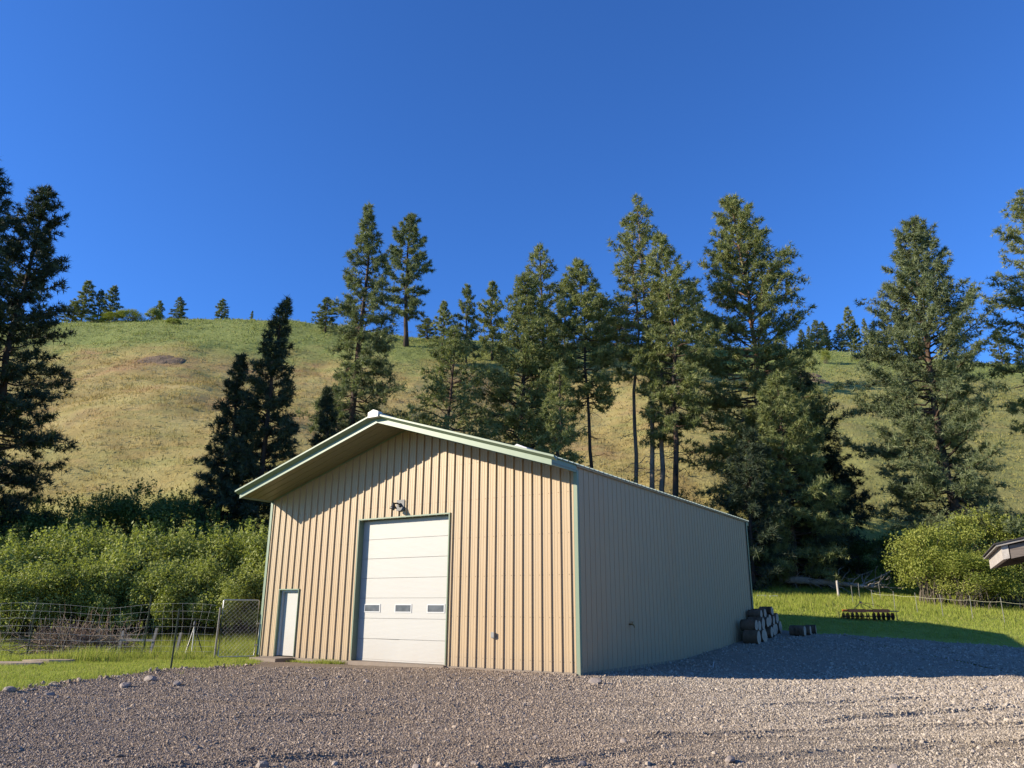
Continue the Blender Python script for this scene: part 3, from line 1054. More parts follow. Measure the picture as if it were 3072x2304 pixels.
def roll_door():
    x0, x1, h = GD
    # jamb and header trim
    MB().box(x0 - 0.022, x0 + 0.012, -0.05, 0.22, 0.02, h + 0.01).build('door_jamb', M['green'], barn)
    MB().box(x1 - 0.012, x1 + 0.022, -0.05, 0.22, 0.02, h + 0.01).build('door_jamb', M['green'], barn)
    MB().box(x0 - 0.03, x1 + 0.03, -0.056, 0.22, h + 0.012, h + 0.05).build('door_header', M['green'], barn)
    door = link('roll_door', None, barn, (0, 0, 0))
    ns = 7
    sh = (h - 0.05) / ns
    for k in range(ns):
        z0 = 0.05 + k * sh
        mb = MB()
        xa, xb = x0 + 0.013, x1 - 0.013
        g = 0.003
        # bevelled slab with pressed lines
        zs = [z0 + g, z0 + g + 0.008, z0 + sh - g - 0.008, z0 + sh - g]
        ds = [0.191, 0.186, 0.186, 0.191]
        n = 4
        dent = 0.0
        v = [(xa, d, z) for z, d in zip(zs, ds)] + [(xb, d, z) for z, d in zip(zs, ds)] + [(xa, 0.235, zs[0]), (xa, 0.235, zs[3]), (xb, 0.235, zs[0]), (xb, 0.235, zs[3])]
        f4 = [(i, i + n, i + n + 1, i + 1) for i in range(3)] + [(0, 8, 10, 4), (3, 7, 11, 9)]
        if k == 0:
            # the kicked-in bottom section is split by a crease
            xm = x0 + (x1 - x0) * 0.47
            v = [(xa, d, z) for z, d in zip(zs, ds)] + [(xm, d + 0.030, z) for z, d in zip(zs, ds)] + [(xm + 0.012, d + 0.004, z) for z, d in zip(zs, ds)] + [(xb, d, z) for z, d in zip(zs, ds)]
            f4 = [(c * n + i, c * n + i + n, c * n + i + n + 1, c * n + i + 1) for c in range(3) for i in range(3)]
        mb.add(v, np.array(f4))
        sec = mb.build('door_section', M['white_door'], door)
        if k == 2:
            for wc in (0.155, 0.50, 0.845):
                cx = x0 + (x1 - x0) * wc
                z = z0 + sh * 0.5
                w2, h2 = 0.30, 0.095
                fr = MB()
                fr.box(cx - w2 - 0.035, cx + w2 + 0.035, 0.172, 0.188, z + h2, z + h2 + 0.03)
                fr.box(cx - w2 - 0.035, cx + w2 + 0.035, 0.172, 0.188, z - h2 - 0.03, z - h2)
                fr.box(cx - w2 - 0.035, cx - w2, 0.172, 0.188, z - h2, z + h2)
                fr.box(cx + w2, cx + w2 + 0.035, 0.172, 0.188, z - h2, z + h2)
                fr.build('window_frame', M['white'], door)
                MB().box(cx - w2, cx + w2, 0.180, 0.184, z - h2, z + h2).build('window_pane', M['glass'], door)
    MB().box(x0 + 0.013, x1 - 0.013, 0.186, 0.235, 0.012, 0.052).build('bottom_seal', M['white_door'], door)
    MB().box(x0 + 0.012, x1 - 0.012, 0.237, 0.26, 0.0, h).build('door_back', M['rubber'], door)
    MB().box(x0 - 0.02, x1 + 0.02, -0.14, 0.24, -0.2, 0.006).build('threshold', M['concrete'], barn)


roll_door()


def walk_door():
    x0, x1, h = PD
    MB().box(x0 - 0.025, x1 + 0.025, -0.054, 0.16, h + 0.002, h + 0.035).build('door_header', M['green'], barn)
    MB().box(x0 - 0.02, x0, -0.05, 0.16, 0.02, h).build('door_jamb', M['green'], barn)
    MB().box(x1, x1 + 0.02, -0.05, 0.16, 0.02, h).build('door_jamb', M['green'], barn)
    d = link('walk_door', None, barn, (0, 0, 0))
    MB().box(x0 + 0.06, x1 - 0.003, 0.14, 0.18, 0.03, h - 0.06).build('door_leaf', M['white_door'], d)
    fr = MB()
    fr.box(x0 + 0.001, x0 + 0.056, 0.06, 0.19, 0.03, h - 0.001)
    fr.box(x0 + 0.056, x1 - 0.001, 0.06, 0.19, h - 0.055, h - 0.002)
    fr.build('door_frame', M['white'], d)
    kb = MB()
    th = np.linspace(0, 1, 6)
    kb.tube([(x1 - 0.09, 0.14 - q * 0.07, 1.02) for q in th], [0.012, 0.012, 0.022, 0.03, 0.03, 0.016], 8)
    kb.build('door_knob', M['galv'], d)


walk_door()

# concrete stoop by the walk door
px, py = barn_w(BW - 1.1, -0.45)
mb = MB()
mb.box(-0.62, 0.62, -0.34, 0.40, -0.30, 0.0)
o = mb.build('door_stoop', M['concrete'], None)
o.location = (px, py, 0.0); o.rotation_euler = (0, 0, -BARN_PHI)
tag(o, 'low concrete stoop in front of the white walk door', 'stoop')


# ---- things fixed to the barn
def wall_lamp():
    x, z = BW - 6.20, 4.66
    wx, wy = barn_w(BW - x, 0.0)
    t = thing('wall_lamp', 'black gooseneck yard lamp on a square plate above the roll door', 'lamp', (wx, wy, z), -BARN_PHI)
    MB().box(-0.16, 0.16, -0.062, -0.036, -0.17, 0.17).build('mounting_plate', M['plate'], t)
    a = np.linspace(0, math.pi * 0.95, 9)
    pts = [(-0.03 * q, -0.062 - 0.075 * q, 0.0 + 0.05 * math.sin(q)) for q in a]
    MB().tube(pts, 0.024, 8).build('arm', M['black'], t, True)
    e = np.array(pts[-1])
    MB().tube([(0, -0.045, 0.0), (0, -0.075, 0.0), (0, -0.10, 0.0)], [0.075, 0.07, 0.03], 10).build('canopy', M['black'], t, True)
    MB().tube([e + np.array([0, 0, dz]) for dz in (0.06, 0.03, -0.03, -0.09, -0.13, -0.135)], [0.025, 0.045, 0.06, 0.095, 0.12, 0.115], 14, True).build('lamp_shade', M['black'], t, True)
    MB().tube([e + np.array([0, 0, dz]) for dz in (-0.10, -0.14, -0.17, -0.19)], [0.04, 0.05, 0.045, 0.02], 10).build('bulb_jar', M['glass'], t, True)


wall_lamp()
wx, wy = barn_w(2.64, 0.0)
t = thing('outlet_box', 'small grey outlet box low on the front wall right of the roll door', 'outlet box', (wx, wy, 0.86), -BARN_PHI)
MB().box(-0.045, 0.045, -0.075, -0.0, -0.075, 0.075).build('box_body', M['box'], t)
MB().box(-0.05, 0.05, -0.092, -0.076, -0.05, 0.082).build('cover', M['box'], t)
wx, wy = barn_w(0.0, 3.15)
t = thing('wall_faucet', 'small brass hose faucet on the shaded side wall', 'faucet', (wx, wy, 1.15), -BARN_PHI)
MB().tube([(0.0, 0, 0), (0.10, 0, 0), (0.15, 0, -0.03), (0.165, 0, -0.09)], [0.022, 0.022, 0.022, 0.02], 8).build('spout', M['brass'], t, True)
mb = MB().tube([(0.10, 0, 0.0), (0.10, 0, 0.06)], 0.01, 6)
mb.tube([(0.10 + 0.045 * math.cos(q), 0.045 * math.sin(q), 0.065) for q in np.linspace(0, 6.283, 11)], 0.009, 5, False)
mb.build('handle', M['brass'], t)


# ================================================================== TREES
def unit(v):
    v = np.asarray(v, float)
    return v / (np.linalg.norm(v, axis=-1, keepdims=True) + 1e-12)


def needles(mb, C, D, size, per, width, rng):
    """needle tufts: thin spikes fanning out of each twig end"""
    n = len(C)
    c = np.repeat(C, per, 0); d0 = np.repeat(D, per, 0)
    d = unit(d0 * 0.75 + unit(rng.normal(0, 1, (n * per, 3))))
    L = np.repeat(size, per) * rng.uniform(0.65, 1.15, n * per)
    side = unit(np.cross(d, unit(rng.normal(0, 1, (n * per, 3)))))
    w = width * rng.uniform(0.7, 1.3, n * per)
    v = np.stack([c - side * w[:, None] / 2, c + side * w[:, None] / 2, c + d * L[:, None]], 1).reshape(-1, 3)
    tint = np.repeat(np.clip(np.repeat(rng.normal(0.5, 0.20, n), per) + rng.normal(0, 0.10, n * per), 0, 1), 3)
    mb.add(v, np.arange(n * per * 3).reshape(-1, 3), tint)


def pine_meshes(H, Rm, cb=0.15, seed=1, dens=1.0, per=10, tuft=0.38, width=0.054, kind='pine', dead=12, lean=(0, 0), top_pow=0.50,
                low_in=0.30, peak=0.30, trunk_r=None, bark='bark_pine', leaf='needle_olive', forked=False, droop=0.0, gaps=0.0):
    rng = np.random.default_rng(seed)
    tr = trunk_r or (0.011 * H + 0.04)
    trunk = MB(); br = trunk; cr = MB()
    hs_ = np.linspace(0, 1, 12)
    wob = np.cumsum(rng.normal(0, 0.006 * H, (12, 2)), 0); wob -= wob[0]
    axis = np.stack([wob[:, 0] + lean[0] * H * hs_, wob[:, 1] + lean[1] * H * hs_, hs_ * H], -1)
    axis[0, 2] -= 0.5
    trunk.tube(axis, tr * (1 - hs_) ** 0.85 * np.where(hs_ < 0.03, 1.35, 1.0) + 0.012, 9)

    def on_axis(h):
        return np.array([np.interp(h, hs_ * H, axis[:, k]) for k in range(3)])

    nb = int((1 - cb) * H * 7.6 * dens) + 10
    Cs, Ds = [], []
    az = rng.uniform(0, 6.28)
    # whole sides of the crown that are thinner than others
    lobes = rng.uniform(0, 6.28, 3); lob_h = rng.uniform(0.1, 0.9, 3)
    for i in range(nb):
        t = (i + rng.uniform(0, 1)) / nb
        h = H * (cb + (1 - cb) * t * 0.985)
        az += 2.399 + rng.normal(0, 0.5)
        sh = ((1 - ((t - peak) / (1 - peak)) ** 1.5) ** (top_pow + 0.32) if t > peak else 1 - low_in * (1 - t / peak)) + 0.05
        L = Rm * sh * rng.uniform(0.62, 1.12)
        for k in range(3):
            if abs((az - lobes[k] + math.pi) % (2 * math.pi) - math.pi) < 0.8 and abs(t - lob_h[k]) < 0.12:
                L *= 1.0 - gaps
        L = max(L, 0.25)
        el = (-0.28 - droop) * (1 - t) + 0.85 * t ** 1.5 + rng.normal(0, 0.22)
        if kind == 'fir':
            el = -0.35 * (1 - t) + 0.5 * t + rng.normal(0, 0.08)
        hd = np.array([math.cos(az), math.sin(az), 0])
        s = np.linspace(0, 1, 6)
        base = on_axis(h)
        up = math.tan(el) * s * L + (0.22 * L * s ** 2 if kind == 'pine' else 0.08 * L * s ** 2) - (droop * 0.25 * L * s ** 1.5)
        pts = base + hd * (s * L * math.cos(el))[:, None]
        pts[:, 2] += up * math.cos(el)
        pts[1:] += rng.normal(0, 0.035 * L, (5, 3))
        r0 = 0.014 * L + 0.010
        br.tube(pts, r0 * (1 - s) + 0.006, 4, False)
        nt = int(3 + L * 4.8 * dens)
        ss = rng.uniform(0.30 if kind == 'pine' else 0.12, 1.0, nt)
        ss[0] = 1.0
        side = np.array([-hd[1], hd[0], 0])
        for q in ss:
            p0 = np.array([np.interp(q, s, pts[:, k]) for k in range(3)])
            sg = rng.choice((-1, 1))
            wd = unit(hd * rng.uniform(0.3, 1.0) + side * sg * rng.uniform(0.1, 1.0) + np.array([0, 0, rng.uniform(-0.35, 0.9)]))
            tl = rng.uniform(0.18, 0.46) * L ** 0.6 * (1.15 - 0.5 * q) if q < 1 else 0.15
            p1 = p0 + wd * tl
            if q < 0.85 and rng.random() < 0.5:
                br.tube([p0, p1], [0.012, 0.006], 3, False)
            k = 2 if tl < 0.3 else 3
            for j in range(k):
                u = 1 - j * 0.42
                Cs.append(p0 + wd * tl * u + rng.normal(0, 0.05, 3)); Ds.append(wd + np.array([0, 0, 0.35]))
    # leader
    for h in np.linspace(0.95, 1.0, 5):
        Cs.append(on_axis(h * H)); Ds.append(np.array([0, 0, 1.0]))
    # bare dead limbs under the crown
    for i in range(dead):
        h = H * rng.uniform(max(0.05, cb * 0.25), cb + 0.12)
        a = rng.uniform(0, 6.28)
        L = Rm * rng.uniform(0.25, 0.75)
        s = np.linspace(0, 1, 5)
        pts = on_axis(h) + np.array([math.cos(a), math.sin(a), 0]) * (s * L)[:, None]
        pts[:, 2] += -0.35 * L * s ** 1.4 * rng.uniform(0.3, 1.4)
        pts[1:] += rng.normal(0, 0.06 * L, (4, 3))
        br.tube(pts, 0.028 * (1 - s) + 0.007, 4, False)
        for _ in range(4):
            q = rng.uniform(0.3, 1)
            p0 = np.array([np.interp(q, s, pts[:, k]) for k in range(3)])
            br.tube([p0, p0 + unit(rng.normal(0, 1, 3) + np.array([0, 0, -0.4])) * L * 0.3], [0.010, 0.005], 3, False)
    Cs = np.array(Cs); Ds = np.array(Ds)
    needles(cr, Cs, unit(Ds), np.full(len(Cs), tuft) * rng.uniform(0.75, 1.25, len(Cs)), per, width, rng)
    return trunk, br, cr, bark, leaf


def place_tree(name, label, loc, ms, group=None, rotz=0.0):
    trunk, br, cr, bark, leaf = ms
    t = thing(name, label, 'tree', loc, rotz, group)
    trunk.build('trunk', M[bark], t, True)
    cr.build('crown', M[leaf], t, False, True)
    return t


def copy_tree(src, loc, scale, rotz, label, group):
    c = src.copy(); COL.objects.link(c)
    c.location = [float(q) for q in loc]
    c.rotation_euler = (0, 0, rotz)
    c.scale = scale
    c['label'] = label
    if group:
        c['group'] = group
    for ch in list(src.children):
        d = ch.copy(); COL.objects.link(d); d.parent = c
    return c


def tree_spot(px, py, Y):
    """base point and height of a tree whose tip shows at a pixel, standing at depth Y"""
    p = at(px, py, Y)
    b = gz(p[0], Y)
    return (p[0], Y, b), p[2] - b


NEAR = [
    # name, label, tip px, py, depth, radius, options
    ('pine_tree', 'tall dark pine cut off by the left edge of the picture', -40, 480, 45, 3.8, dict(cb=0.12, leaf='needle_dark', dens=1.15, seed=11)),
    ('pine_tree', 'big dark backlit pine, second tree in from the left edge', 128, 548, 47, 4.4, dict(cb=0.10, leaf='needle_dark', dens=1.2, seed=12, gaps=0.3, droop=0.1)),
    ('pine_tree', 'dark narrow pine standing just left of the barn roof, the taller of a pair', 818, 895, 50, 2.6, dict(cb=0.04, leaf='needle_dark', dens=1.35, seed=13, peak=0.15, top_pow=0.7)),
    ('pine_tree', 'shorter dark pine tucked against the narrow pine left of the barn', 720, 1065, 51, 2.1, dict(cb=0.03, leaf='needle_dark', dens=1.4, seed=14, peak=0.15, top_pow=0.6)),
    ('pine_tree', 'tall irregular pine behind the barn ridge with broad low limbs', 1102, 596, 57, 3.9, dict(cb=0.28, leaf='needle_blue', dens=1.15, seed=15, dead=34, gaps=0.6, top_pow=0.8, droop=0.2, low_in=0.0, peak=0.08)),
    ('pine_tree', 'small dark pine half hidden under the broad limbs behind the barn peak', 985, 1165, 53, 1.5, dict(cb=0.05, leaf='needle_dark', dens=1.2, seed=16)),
    ('pine_tree', 'bushy olive pine with drooping twigs directly behind the roof peak', 1385, 985, 55, 3.9, dict(cb=0.08, dens=1.0, seed=17, droop=0.1, peak=0.35, tuft=0.32)),
    ('pine_tree', 'broad feathery olive pine in the middle of the row behind the barn', 1545, 808, 58, 4.2, dict(cb=0.10, dens=1.25, seed=18, peak=0.35, tuft=0.32)),
    ('pine_tree', 'open-topped pine rising just behind the feathery olive pine', 1607, 735, 63, 3.2, dict(cb=0.35, dens=0.75, seed=19, gaps=0.5)),
    ('pine_tree', 'slim pine with bare thin trunk left of the tall pale-trunked pair', 1757, 785, 60, 3.0, dict(cb=0.50, dens=1.1, seed=20, trunk_r=0.19, dead=26)),
    ('pine_tree', 'low scraggly pine with dead twiggy limbs above the barn eave', 1683, 1085, 52, 1.7, dict(cb=0.42, dens=0.8, seed=21, dead=40)),
    ('pine_tree', 'left trunk of the tall sparse pair of pines with pale bark', 1872, 650, 62, 3.2, dict(cb=0.50, dens=0.7, seed=22, bark='bark_pale', trunk_r=0.20, dead=18, gaps=0.5)),
    ('pine_tree', 'right trunk of the tall sparse pair, highest tip of the two', 1908, 597, 61, 3.0, dict(cb=0.48, dens=0.7, seed=23, bark='bark_pale', trunk_r=0.23, dead=22, gaps=0.5)),
    ('pine_tree', 'dark-trunked pine with one long bare limb right of the pale pair', 1990, 702, 58, 3.2, dict(cb=0.40, dens=1.0, seed=24, dead=34, trunk_r=0.27, gaps=0.3)),
    ('pine_tree', 'thin short pine trunk between the pale pair and the dark trunk', 1952, 930, 60, 1.8, dict(cb=0.45, dens=0.9, seed=25, bark='bark_pale', dead=20)),
    ('pine_tree', 'largest full-crowned pine with reddish trunk at the barn far corner', 2197, 578, 60, 5.6, dict(cb=0.18, dens=1.25, seed=26, bark='bark_red', gaps=0.45, dead=26, low_in=0.12, peak=0.25, trunk_r=0.36)),
    ('pine_tree', 'low bushy pine right of the large reddish-trunked pine', 2325, 1130, 56, 4.0, dict(cb=0.03, dens=1.25, seed=27, dead=8, peak=0.2)),
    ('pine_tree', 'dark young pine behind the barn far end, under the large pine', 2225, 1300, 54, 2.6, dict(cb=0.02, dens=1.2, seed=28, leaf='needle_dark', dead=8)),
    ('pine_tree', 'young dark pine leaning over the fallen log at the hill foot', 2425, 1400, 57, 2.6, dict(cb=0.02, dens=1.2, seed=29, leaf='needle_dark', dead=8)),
    ('pine_tree', 'dense pine added above the fallen log to shade the slope', 2400, 1110, 67, 4.2, dict(cb=0.02, dens=1.1, seed=33, leaf='needle_dark', dead=6, peak=0.2)),  # added and made tall to shade the slope behind
    ('pine_tree', 'dark pine added for its shade between largest pine and low bushy pine', 2270, 1180, 67, 3.6, dict(cb=0.05, dens=1.0, seed=34, leaf='needle_dark', dead=10, peak=0.25)),  # put in to fill the dark mass and shade the slope
    ('pine_tree', 'rightmost dark pine of the mass above the fallen log, added for its shade', 2490, 1385, 66, 3.4, dict(cb=0.02, dens=0.95, seed=35, leaf='needle_dark', dead=6, peak=0.2)),  # extends the dark mass; added for the shade it throws on the bank
    ('pine_tree', 'wide full pine standing behind the bright shrub at right', 2745, 640, 55, 6.2, dict(cb=0.13, dens=1.25, leaf='needle_blue', seed=30, gaps=0.4, dead=30, low_in=0.08, peak=0.2)),
    ('pine_tree', 'tall open pine cut off by the right edge of the picture', 3020, 588, 58, 5.0, dict(cb=0.38, dens=0.85, seed=31, gaps=0.3, dead=24)),
]
for nm, lb, px, py, Y, Rm, op in NEAR:
    loc, H = tree_spot(px, py, Y)
    place_tree(nm, lb, loc, pine_meshes(H, Rm, **op))

# pines higher on the slope: one full-size, the rest from four patterns
loc, H = tree_spot(1237, 645, 122)
place_tree('pine_tree', 'tall slender pine high on the slope right of the irregular pine', loc,
           pine_meshes(H, 4.6, cb=0.22, seed=40, dens=0.62, per=10, tuft=0.62, width=0.11, leaf='needle_blue', dead=10, trunk_r=0.42))

PATTERN = []
for k, (kind, cb, rr, sd, leaf) in enumerate((('pine', 0.12, 2.1, 51, 'needle_blue'), ('fir', 0.04, 2.2, 52, 'needle_blue'),
                                               ('pine', 0.30, 1.7, 53, 'needle_olive'), ('pine', 0.10, 2.4, 54, 'needle_olive'))):
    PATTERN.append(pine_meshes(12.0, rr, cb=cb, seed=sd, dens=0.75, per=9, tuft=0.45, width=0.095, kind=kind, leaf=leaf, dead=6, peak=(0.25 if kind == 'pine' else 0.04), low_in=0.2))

SLOPE_TREES = [
    # label, tip px, py, depth, half width px, pattern, group
    ('small pine on the slope left of the slim dark pine, partly behind the big crowns', 1330, 905, 112, 42, 3),
    ('pointed pine standing on the slope above the barn peak', 1405, 856, 114, 42, 0),
    ('pointed pine on the slope, right neighbour of the one above the barn peak', 1480, 846, 118, 48, 3),
    ('thin pine peeking over the slope behind the feathery olive pine', 1690, 838, 112, 55, 0),
    ('dark pine filling the gap behind the slim bare-trunked pine', 1800, 880, 120, 52, 0),
    ('pine on the slope seen between the dark trunk and the largest pine', 2075, 850, 110, 52, 0),
    ('low pine on the slope seen through the pale pair of trunks', 1845, 925, 128, 50, 3),
    ('low pine behind the dark-trunked pine near the crest', 2020, 905, 126, 50, 2),
    ('pine top at the crest left of the pointed slope pines', 985, 893, 126, 38, 0),
    ('low pine at the crest under the slender slope pine', 1285, 955, 130, 34, 3),
    ('crest pine directly behind the open-topped pine', 1640, 930, 133, 44, 3),
    ('crest pine behind the left edge of the largest pine', 2120, 935, 130, 46, 0),
    ('loose pine on the left skyline beside the big dark pine', 265, 842, 138, 30, 2),
    ('left of the two close skyline pines by the round green bush', 306, 872, 139, 26, 0),
    ('right of the two close skyline pines by the round green bush', 342, 858, 138, 30, 0),
    ('low dark pine on the skyline touching the big left pine', 225, 905, 136, 34, 3),
    ('small pine on the skyline behind the grey leafless shrub', 482, 902, 139, 18, 2),
    ('isolated dark fir shape on the left skyline', 545, 893, 137, 28, 1),
    ('loose twin-topped little pine on the skyline left of the barn', 668, 900, 139, 22, 2),
    ('tiniest conifer on the left skyline', 757, 932, 138, 8, 1),
    ('small conifer on the skyline behind the narrow dark pine', 858, 945, 138, 14, 1),
    ('leftmost conifer of the clump on the right skyline', 2402, 990, 139, 20, 1),
    ('second conifer of the clump on the right skyline, thin', 2423, 979, 141, 15, 1),
    ('third conifer of the right skyline clump, dense and pointed', 2446, 960, 139, 28, 1),
    ('fourth conifer of the right skyline clump, broad', 2470, 967, 141, 30, 1),
    ('fifth skyline conifer at right, left of the tall bare-stemmed one', 2514, 975, 140, 26, 1),
    ('tall bare-stemmed pine, highest of the right skyline clump', 2538, 922, 141, 22, 2),
    ('skyline conifer just right of the tall bare-stemmed one', 2563, 962, 141, 17, 2),
    ('slim skyline conifer near the left edge of the wide right pine', 2592, 958, 140, 19, 1),
    ('skyline conifer half behind the left limbs of the wide right pine', 2615, 966, 141, 18, 1),
    ('skyline pine behind the wide right pine', 2648, 930, 139, 28, 0),
    ('skyline pine seen between the two right-hand pines', 2988, 990, 139, 28, 0),
    ('low skyline conifer near the right edge of the picture', 3054, 1040, 138, 26, 1),
    ('small skyline conifer between the two right-hand pines, lower one', 3015, 1058, 140, 18, 1),
    ('skyline conifer behind the crown of the largest pine', 2340, 985, 140, 22, 1),
]
first = {}
for i, (lb, px, py, Y, hwp, k) in enumerate(SLOPE_TREES):
    loc, H = tree_spot(px, py, Y)
    H = max(H, 2.0)
    rad = hwp / FPX * Y * 1.04
    base_r = (2.1, 2.2, 1.7, 2.4)[k]
    sc = (rad / base_r, rad / base_r, H / 12.0)
    rz = (i * 1.7) % 6.28
    if k not in first:
        first[k] = place_tree('slope_pine', lb, loc, PATTERN[k], 'pines along the hill and skyline', rz)
        first[k].scale = sc
    else:
        copy_tree(first[k], loc, sc, rz, lb, 'pines along the hill and skyline')


# ================================================================== SHRUBS
def shrub_meshes(W, H, seed, leaves=9000, leaf=0.085, lumps=26, base=0.1, shape=1.0):
    """stems plus many leaf clumps spread through an uneven dome"""
    rng = np.random.default_rng(seed)
    st = MB(); lf = MB()
    cen = []
    while len(cen) < lumps:
        p = rng.normal(0, 1, 3)
        p = unit(p) * rng.uniform(0.55, 1.0) ** 0.5
        if p[2] < -0.55:
            continue
        cen.append(p)
    cen = np.array(cen)
    amp = rng.uniform(0.8, 1.12, lumps)
    C = np.stack([cen[:, 0] * W * 0.44 * amp, cen[:, 1] * W * 0.42 * amp, (cen[:, 2] * 0.42 * amp + 0.50) * H + base], -1)
    for c in C:
        b = np.array([rng.normal(0, W * 0.10), rng.normal(0, W * 0.10), -0.2])
        s = np.linspace(0, 1, 6)
        pts = b + (c - b) * s[:, None]
        pts[:, :2] -= ((c - b)[:2] * (0.25 * np.sin(s * math.pi))[:, None])
        pts[1:-1] += rng.normal(0, 0.06, (4, 3))
        st.tube(pts, 0.035 * (1 - s) + 0.008, 5, False)
    per = leaves // lumps
    P, D, T = [], [], []
    for c in C:
        r = rng.uniform(0.12, 0.21) * (W + H) / 2
        n = int(per * rng.uniform(0.6, 1.4))
        q = unit(rng.normal(0, 1, (n, 3))) * (rng.uniform(0, 1, n) ** 0.45)[:, None] * r * np.array([1, 1, 0.8])
        # sprigs poking out
        k = rng.random(n) < 0.16
        q[k] *= rng.uniform(1.05, 1.35, k.sum())[:, None]
        P.append(c + q); D.append(q / r)
        T.append(np.clip(rng.normal(rng.normal(0.5, 0.13), 0.17, n), 0, 1))
    # long shoots at the top
    for _ in range(30):
        a = rng.uniform(0, 6.28); rr = rng.uniform(0, 0.33) * W
        z0 = H * math.sqrt(max(0.1, 1 - (rr / (0.56 * W)) ** 2)) * 0.92
        n = 26
        s = rng.uniform(0, 1, n)
        L = rng.uniform(0.3, 1.1)
        p = np.stack([math.cos(a) * rr + s * 0.15 * rng.normal(), math.sin(a) * rr + s * 0.15 * rng.normal(), z0 + s * L], -1) + rng.normal(0, 0.05, (n, 3))
        P.append(p); D.append(np.tile([0, 0, 1.0], (n, 1))); T.append(np.full(n, 0.62))
    P = np.concatenate(P); D = np.concatenate(D); T = np.concatenate(T)
    ok = P[:, 2] > 0.05
    P, D, T = P[ok], D[ok], T[ok]
    n = len(P)
    nrm = unit(D * 0.6 + unit(rng.normal(0, 1, (n, 3))) + np.array([0, 0, 0.35]))
    u = unit(np.cross(nrm, unit(rng.normal(0, 1, (n, 3)))))
    w = np.cross(nrm, u)
    sz_ = leaf * rng.uniform(0.6, 1.35, n)[:, None]
    v = np.stack([P - u * sz_ * 0.62, P + w * sz_ * 0.36, P + u * sz_ * 0.62, P - w * sz_ * 0.36], 1).reshape(-1, 3)
    lf.add(v, np.arange(n * 4).reshape(-1, 4), np.repeat(T, 4))
    return st, lf


SHRUBS = {}


def shrub(name, key, label, loc, W, H, rotz, group, leaf_mat, **op):
    """first of a key builds the meshes, later ones copy and scale them"""
    if key not in SHRUBS:
        st, lf = shrub_meshes(W, H, **op)
        t = thing(name, label, 'shrub', loc, rotz, group)
        st.build('stems', M['stem'], t, True)
        lf.build('foliage', M[leaf_mat], t, False, True)
        SHRUBS[key] = (t, W, H)
        return t
    src, W0, H0 = SHRUBS[key]
    c = copy_tree(src, loc, (W / W0, W / W0, H / H0), rotz, label, group)
    return c


# sunlit thicket behind the fence
ORD = ['first', 'second', 'third', 'fourth', 'fifth', 'sixth', 'seventh', 'eighth', 'ninth', 'tenth', 'eleventh', 'twelfth', 'thirteenth']
hedge = [(-60, 1650, 34.5, 4.2), (60, 1628, 36.5, 4.2), (185, 1600, 38.0, 4.4), (310, 1588, 38.5, 4.6), (430, 1600, 37.5, 4.4), (545, 1592, 38.5, 4.4),
         (650, 1606, 38.0, 4.2), (760, 1584, 38.5, 4.2), (850, 1600, 38.5, 3.8), (10, 1722, 32.5, 3.4), (130, 1700, 33.2, 3.6), (255, 1675, 34.0, 3.6), (385, 1668, 34.5, 3.8),
         (505, 1705, 34.2, 3.4), (610, 1690, 34.5, 3.4), (720, 1722, 34.5, 3.2), (800, 1700, 35.5, 3.2)]
for i, (px, py, Y, W) in enumerate(hedge):
    p = at(px, py, Y); b = gz(p[0], Y)
    k = i % 4
    shrub('thicket_shrub', 'hedge%d' % k, '%s sunlit shrub from left in the %s row of the fence thicket' % (ORD[i if i < 9 else i - 9], 'taller rear' if i < 9 else 'lower front'), (p[0], Y, b), W * 1.12, p[2] - b, i * 2.3, 'thicket behind the fence', 'leaf_hedge',
          seed=70 + k, leaves=15000, leaf=0.105, lumps=30)
# shaded shrubs at the foot of the hill
back = [(-20, 1560, 46, 4.5), (110, 1500, 48, 4.6), (215, 1490, 49, 4.4), (330, 1470, 50, 4.8), (440, 1452, 50, 4.8), (545, 1475, 49, 4.6), (640, 1530, 48, 4.2),
        (740, 1560, 47, 4.4), (860, 1540, 48, 4.4), (260, 1555, 44, 4.2), (480, 1560, 44, 4.2), (60, 1580, 44, 4.0), (660, 1580, 44, 4.0)]
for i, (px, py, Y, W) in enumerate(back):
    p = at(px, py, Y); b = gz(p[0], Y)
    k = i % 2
    shrub('hill_foot_shrub', 'back%d' % k, ('%s dark shaded shrub from the left along the hill foot above the thicket' % ORD[i] if i < 9 else '%s lower dark shrub from the left tucked between hill foot and thicket' % ORD[sorted((260, 480, 60, 660)).index(px)]), (p[0], Y, b - 0.2), W * 1.15, max(2.2, p[2] - b), i * 1.9, 'shrubs at the hill foot', 'leaf_shade',
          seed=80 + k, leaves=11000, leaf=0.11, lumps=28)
# bright shrub on the right
right = [('left lobe of the big bright yellow-green shrub behind the pasture fence', 2775, 1590, 49.5, 5.0), ('tall middle of the big bright yellow-green shrub behind the pasture fence', 2925, 1535, 50.5, 5.4),
         ('right part of the bright shrub, cut off by the picture edge', 3085, 1560, 50.5, 5.2), ('low front lobe of the big bright shrub beside the roof corner', 2880, 1650, 47.6, 4.6),
         ('low outer lobe of the bright shrub at the right picture edge', 3030, 1640, 48.0, 4.6)]
for i, (lb, px, py, Y, W) in enumerate(right):
    p = at(px, py, Y); b = gz(p[0], Y)
    k = i % 2
    shrub('bright_shrub', 'bright%d' % k, lb, (p[0], Y, b), W * 1.1, p[2] - b, i * 2.1, 'bright shrub right of the barn', 'leaf_bright',
          seed=90 + k, leaves=16000, leaf=0.105, lumps=36, base=0.25)
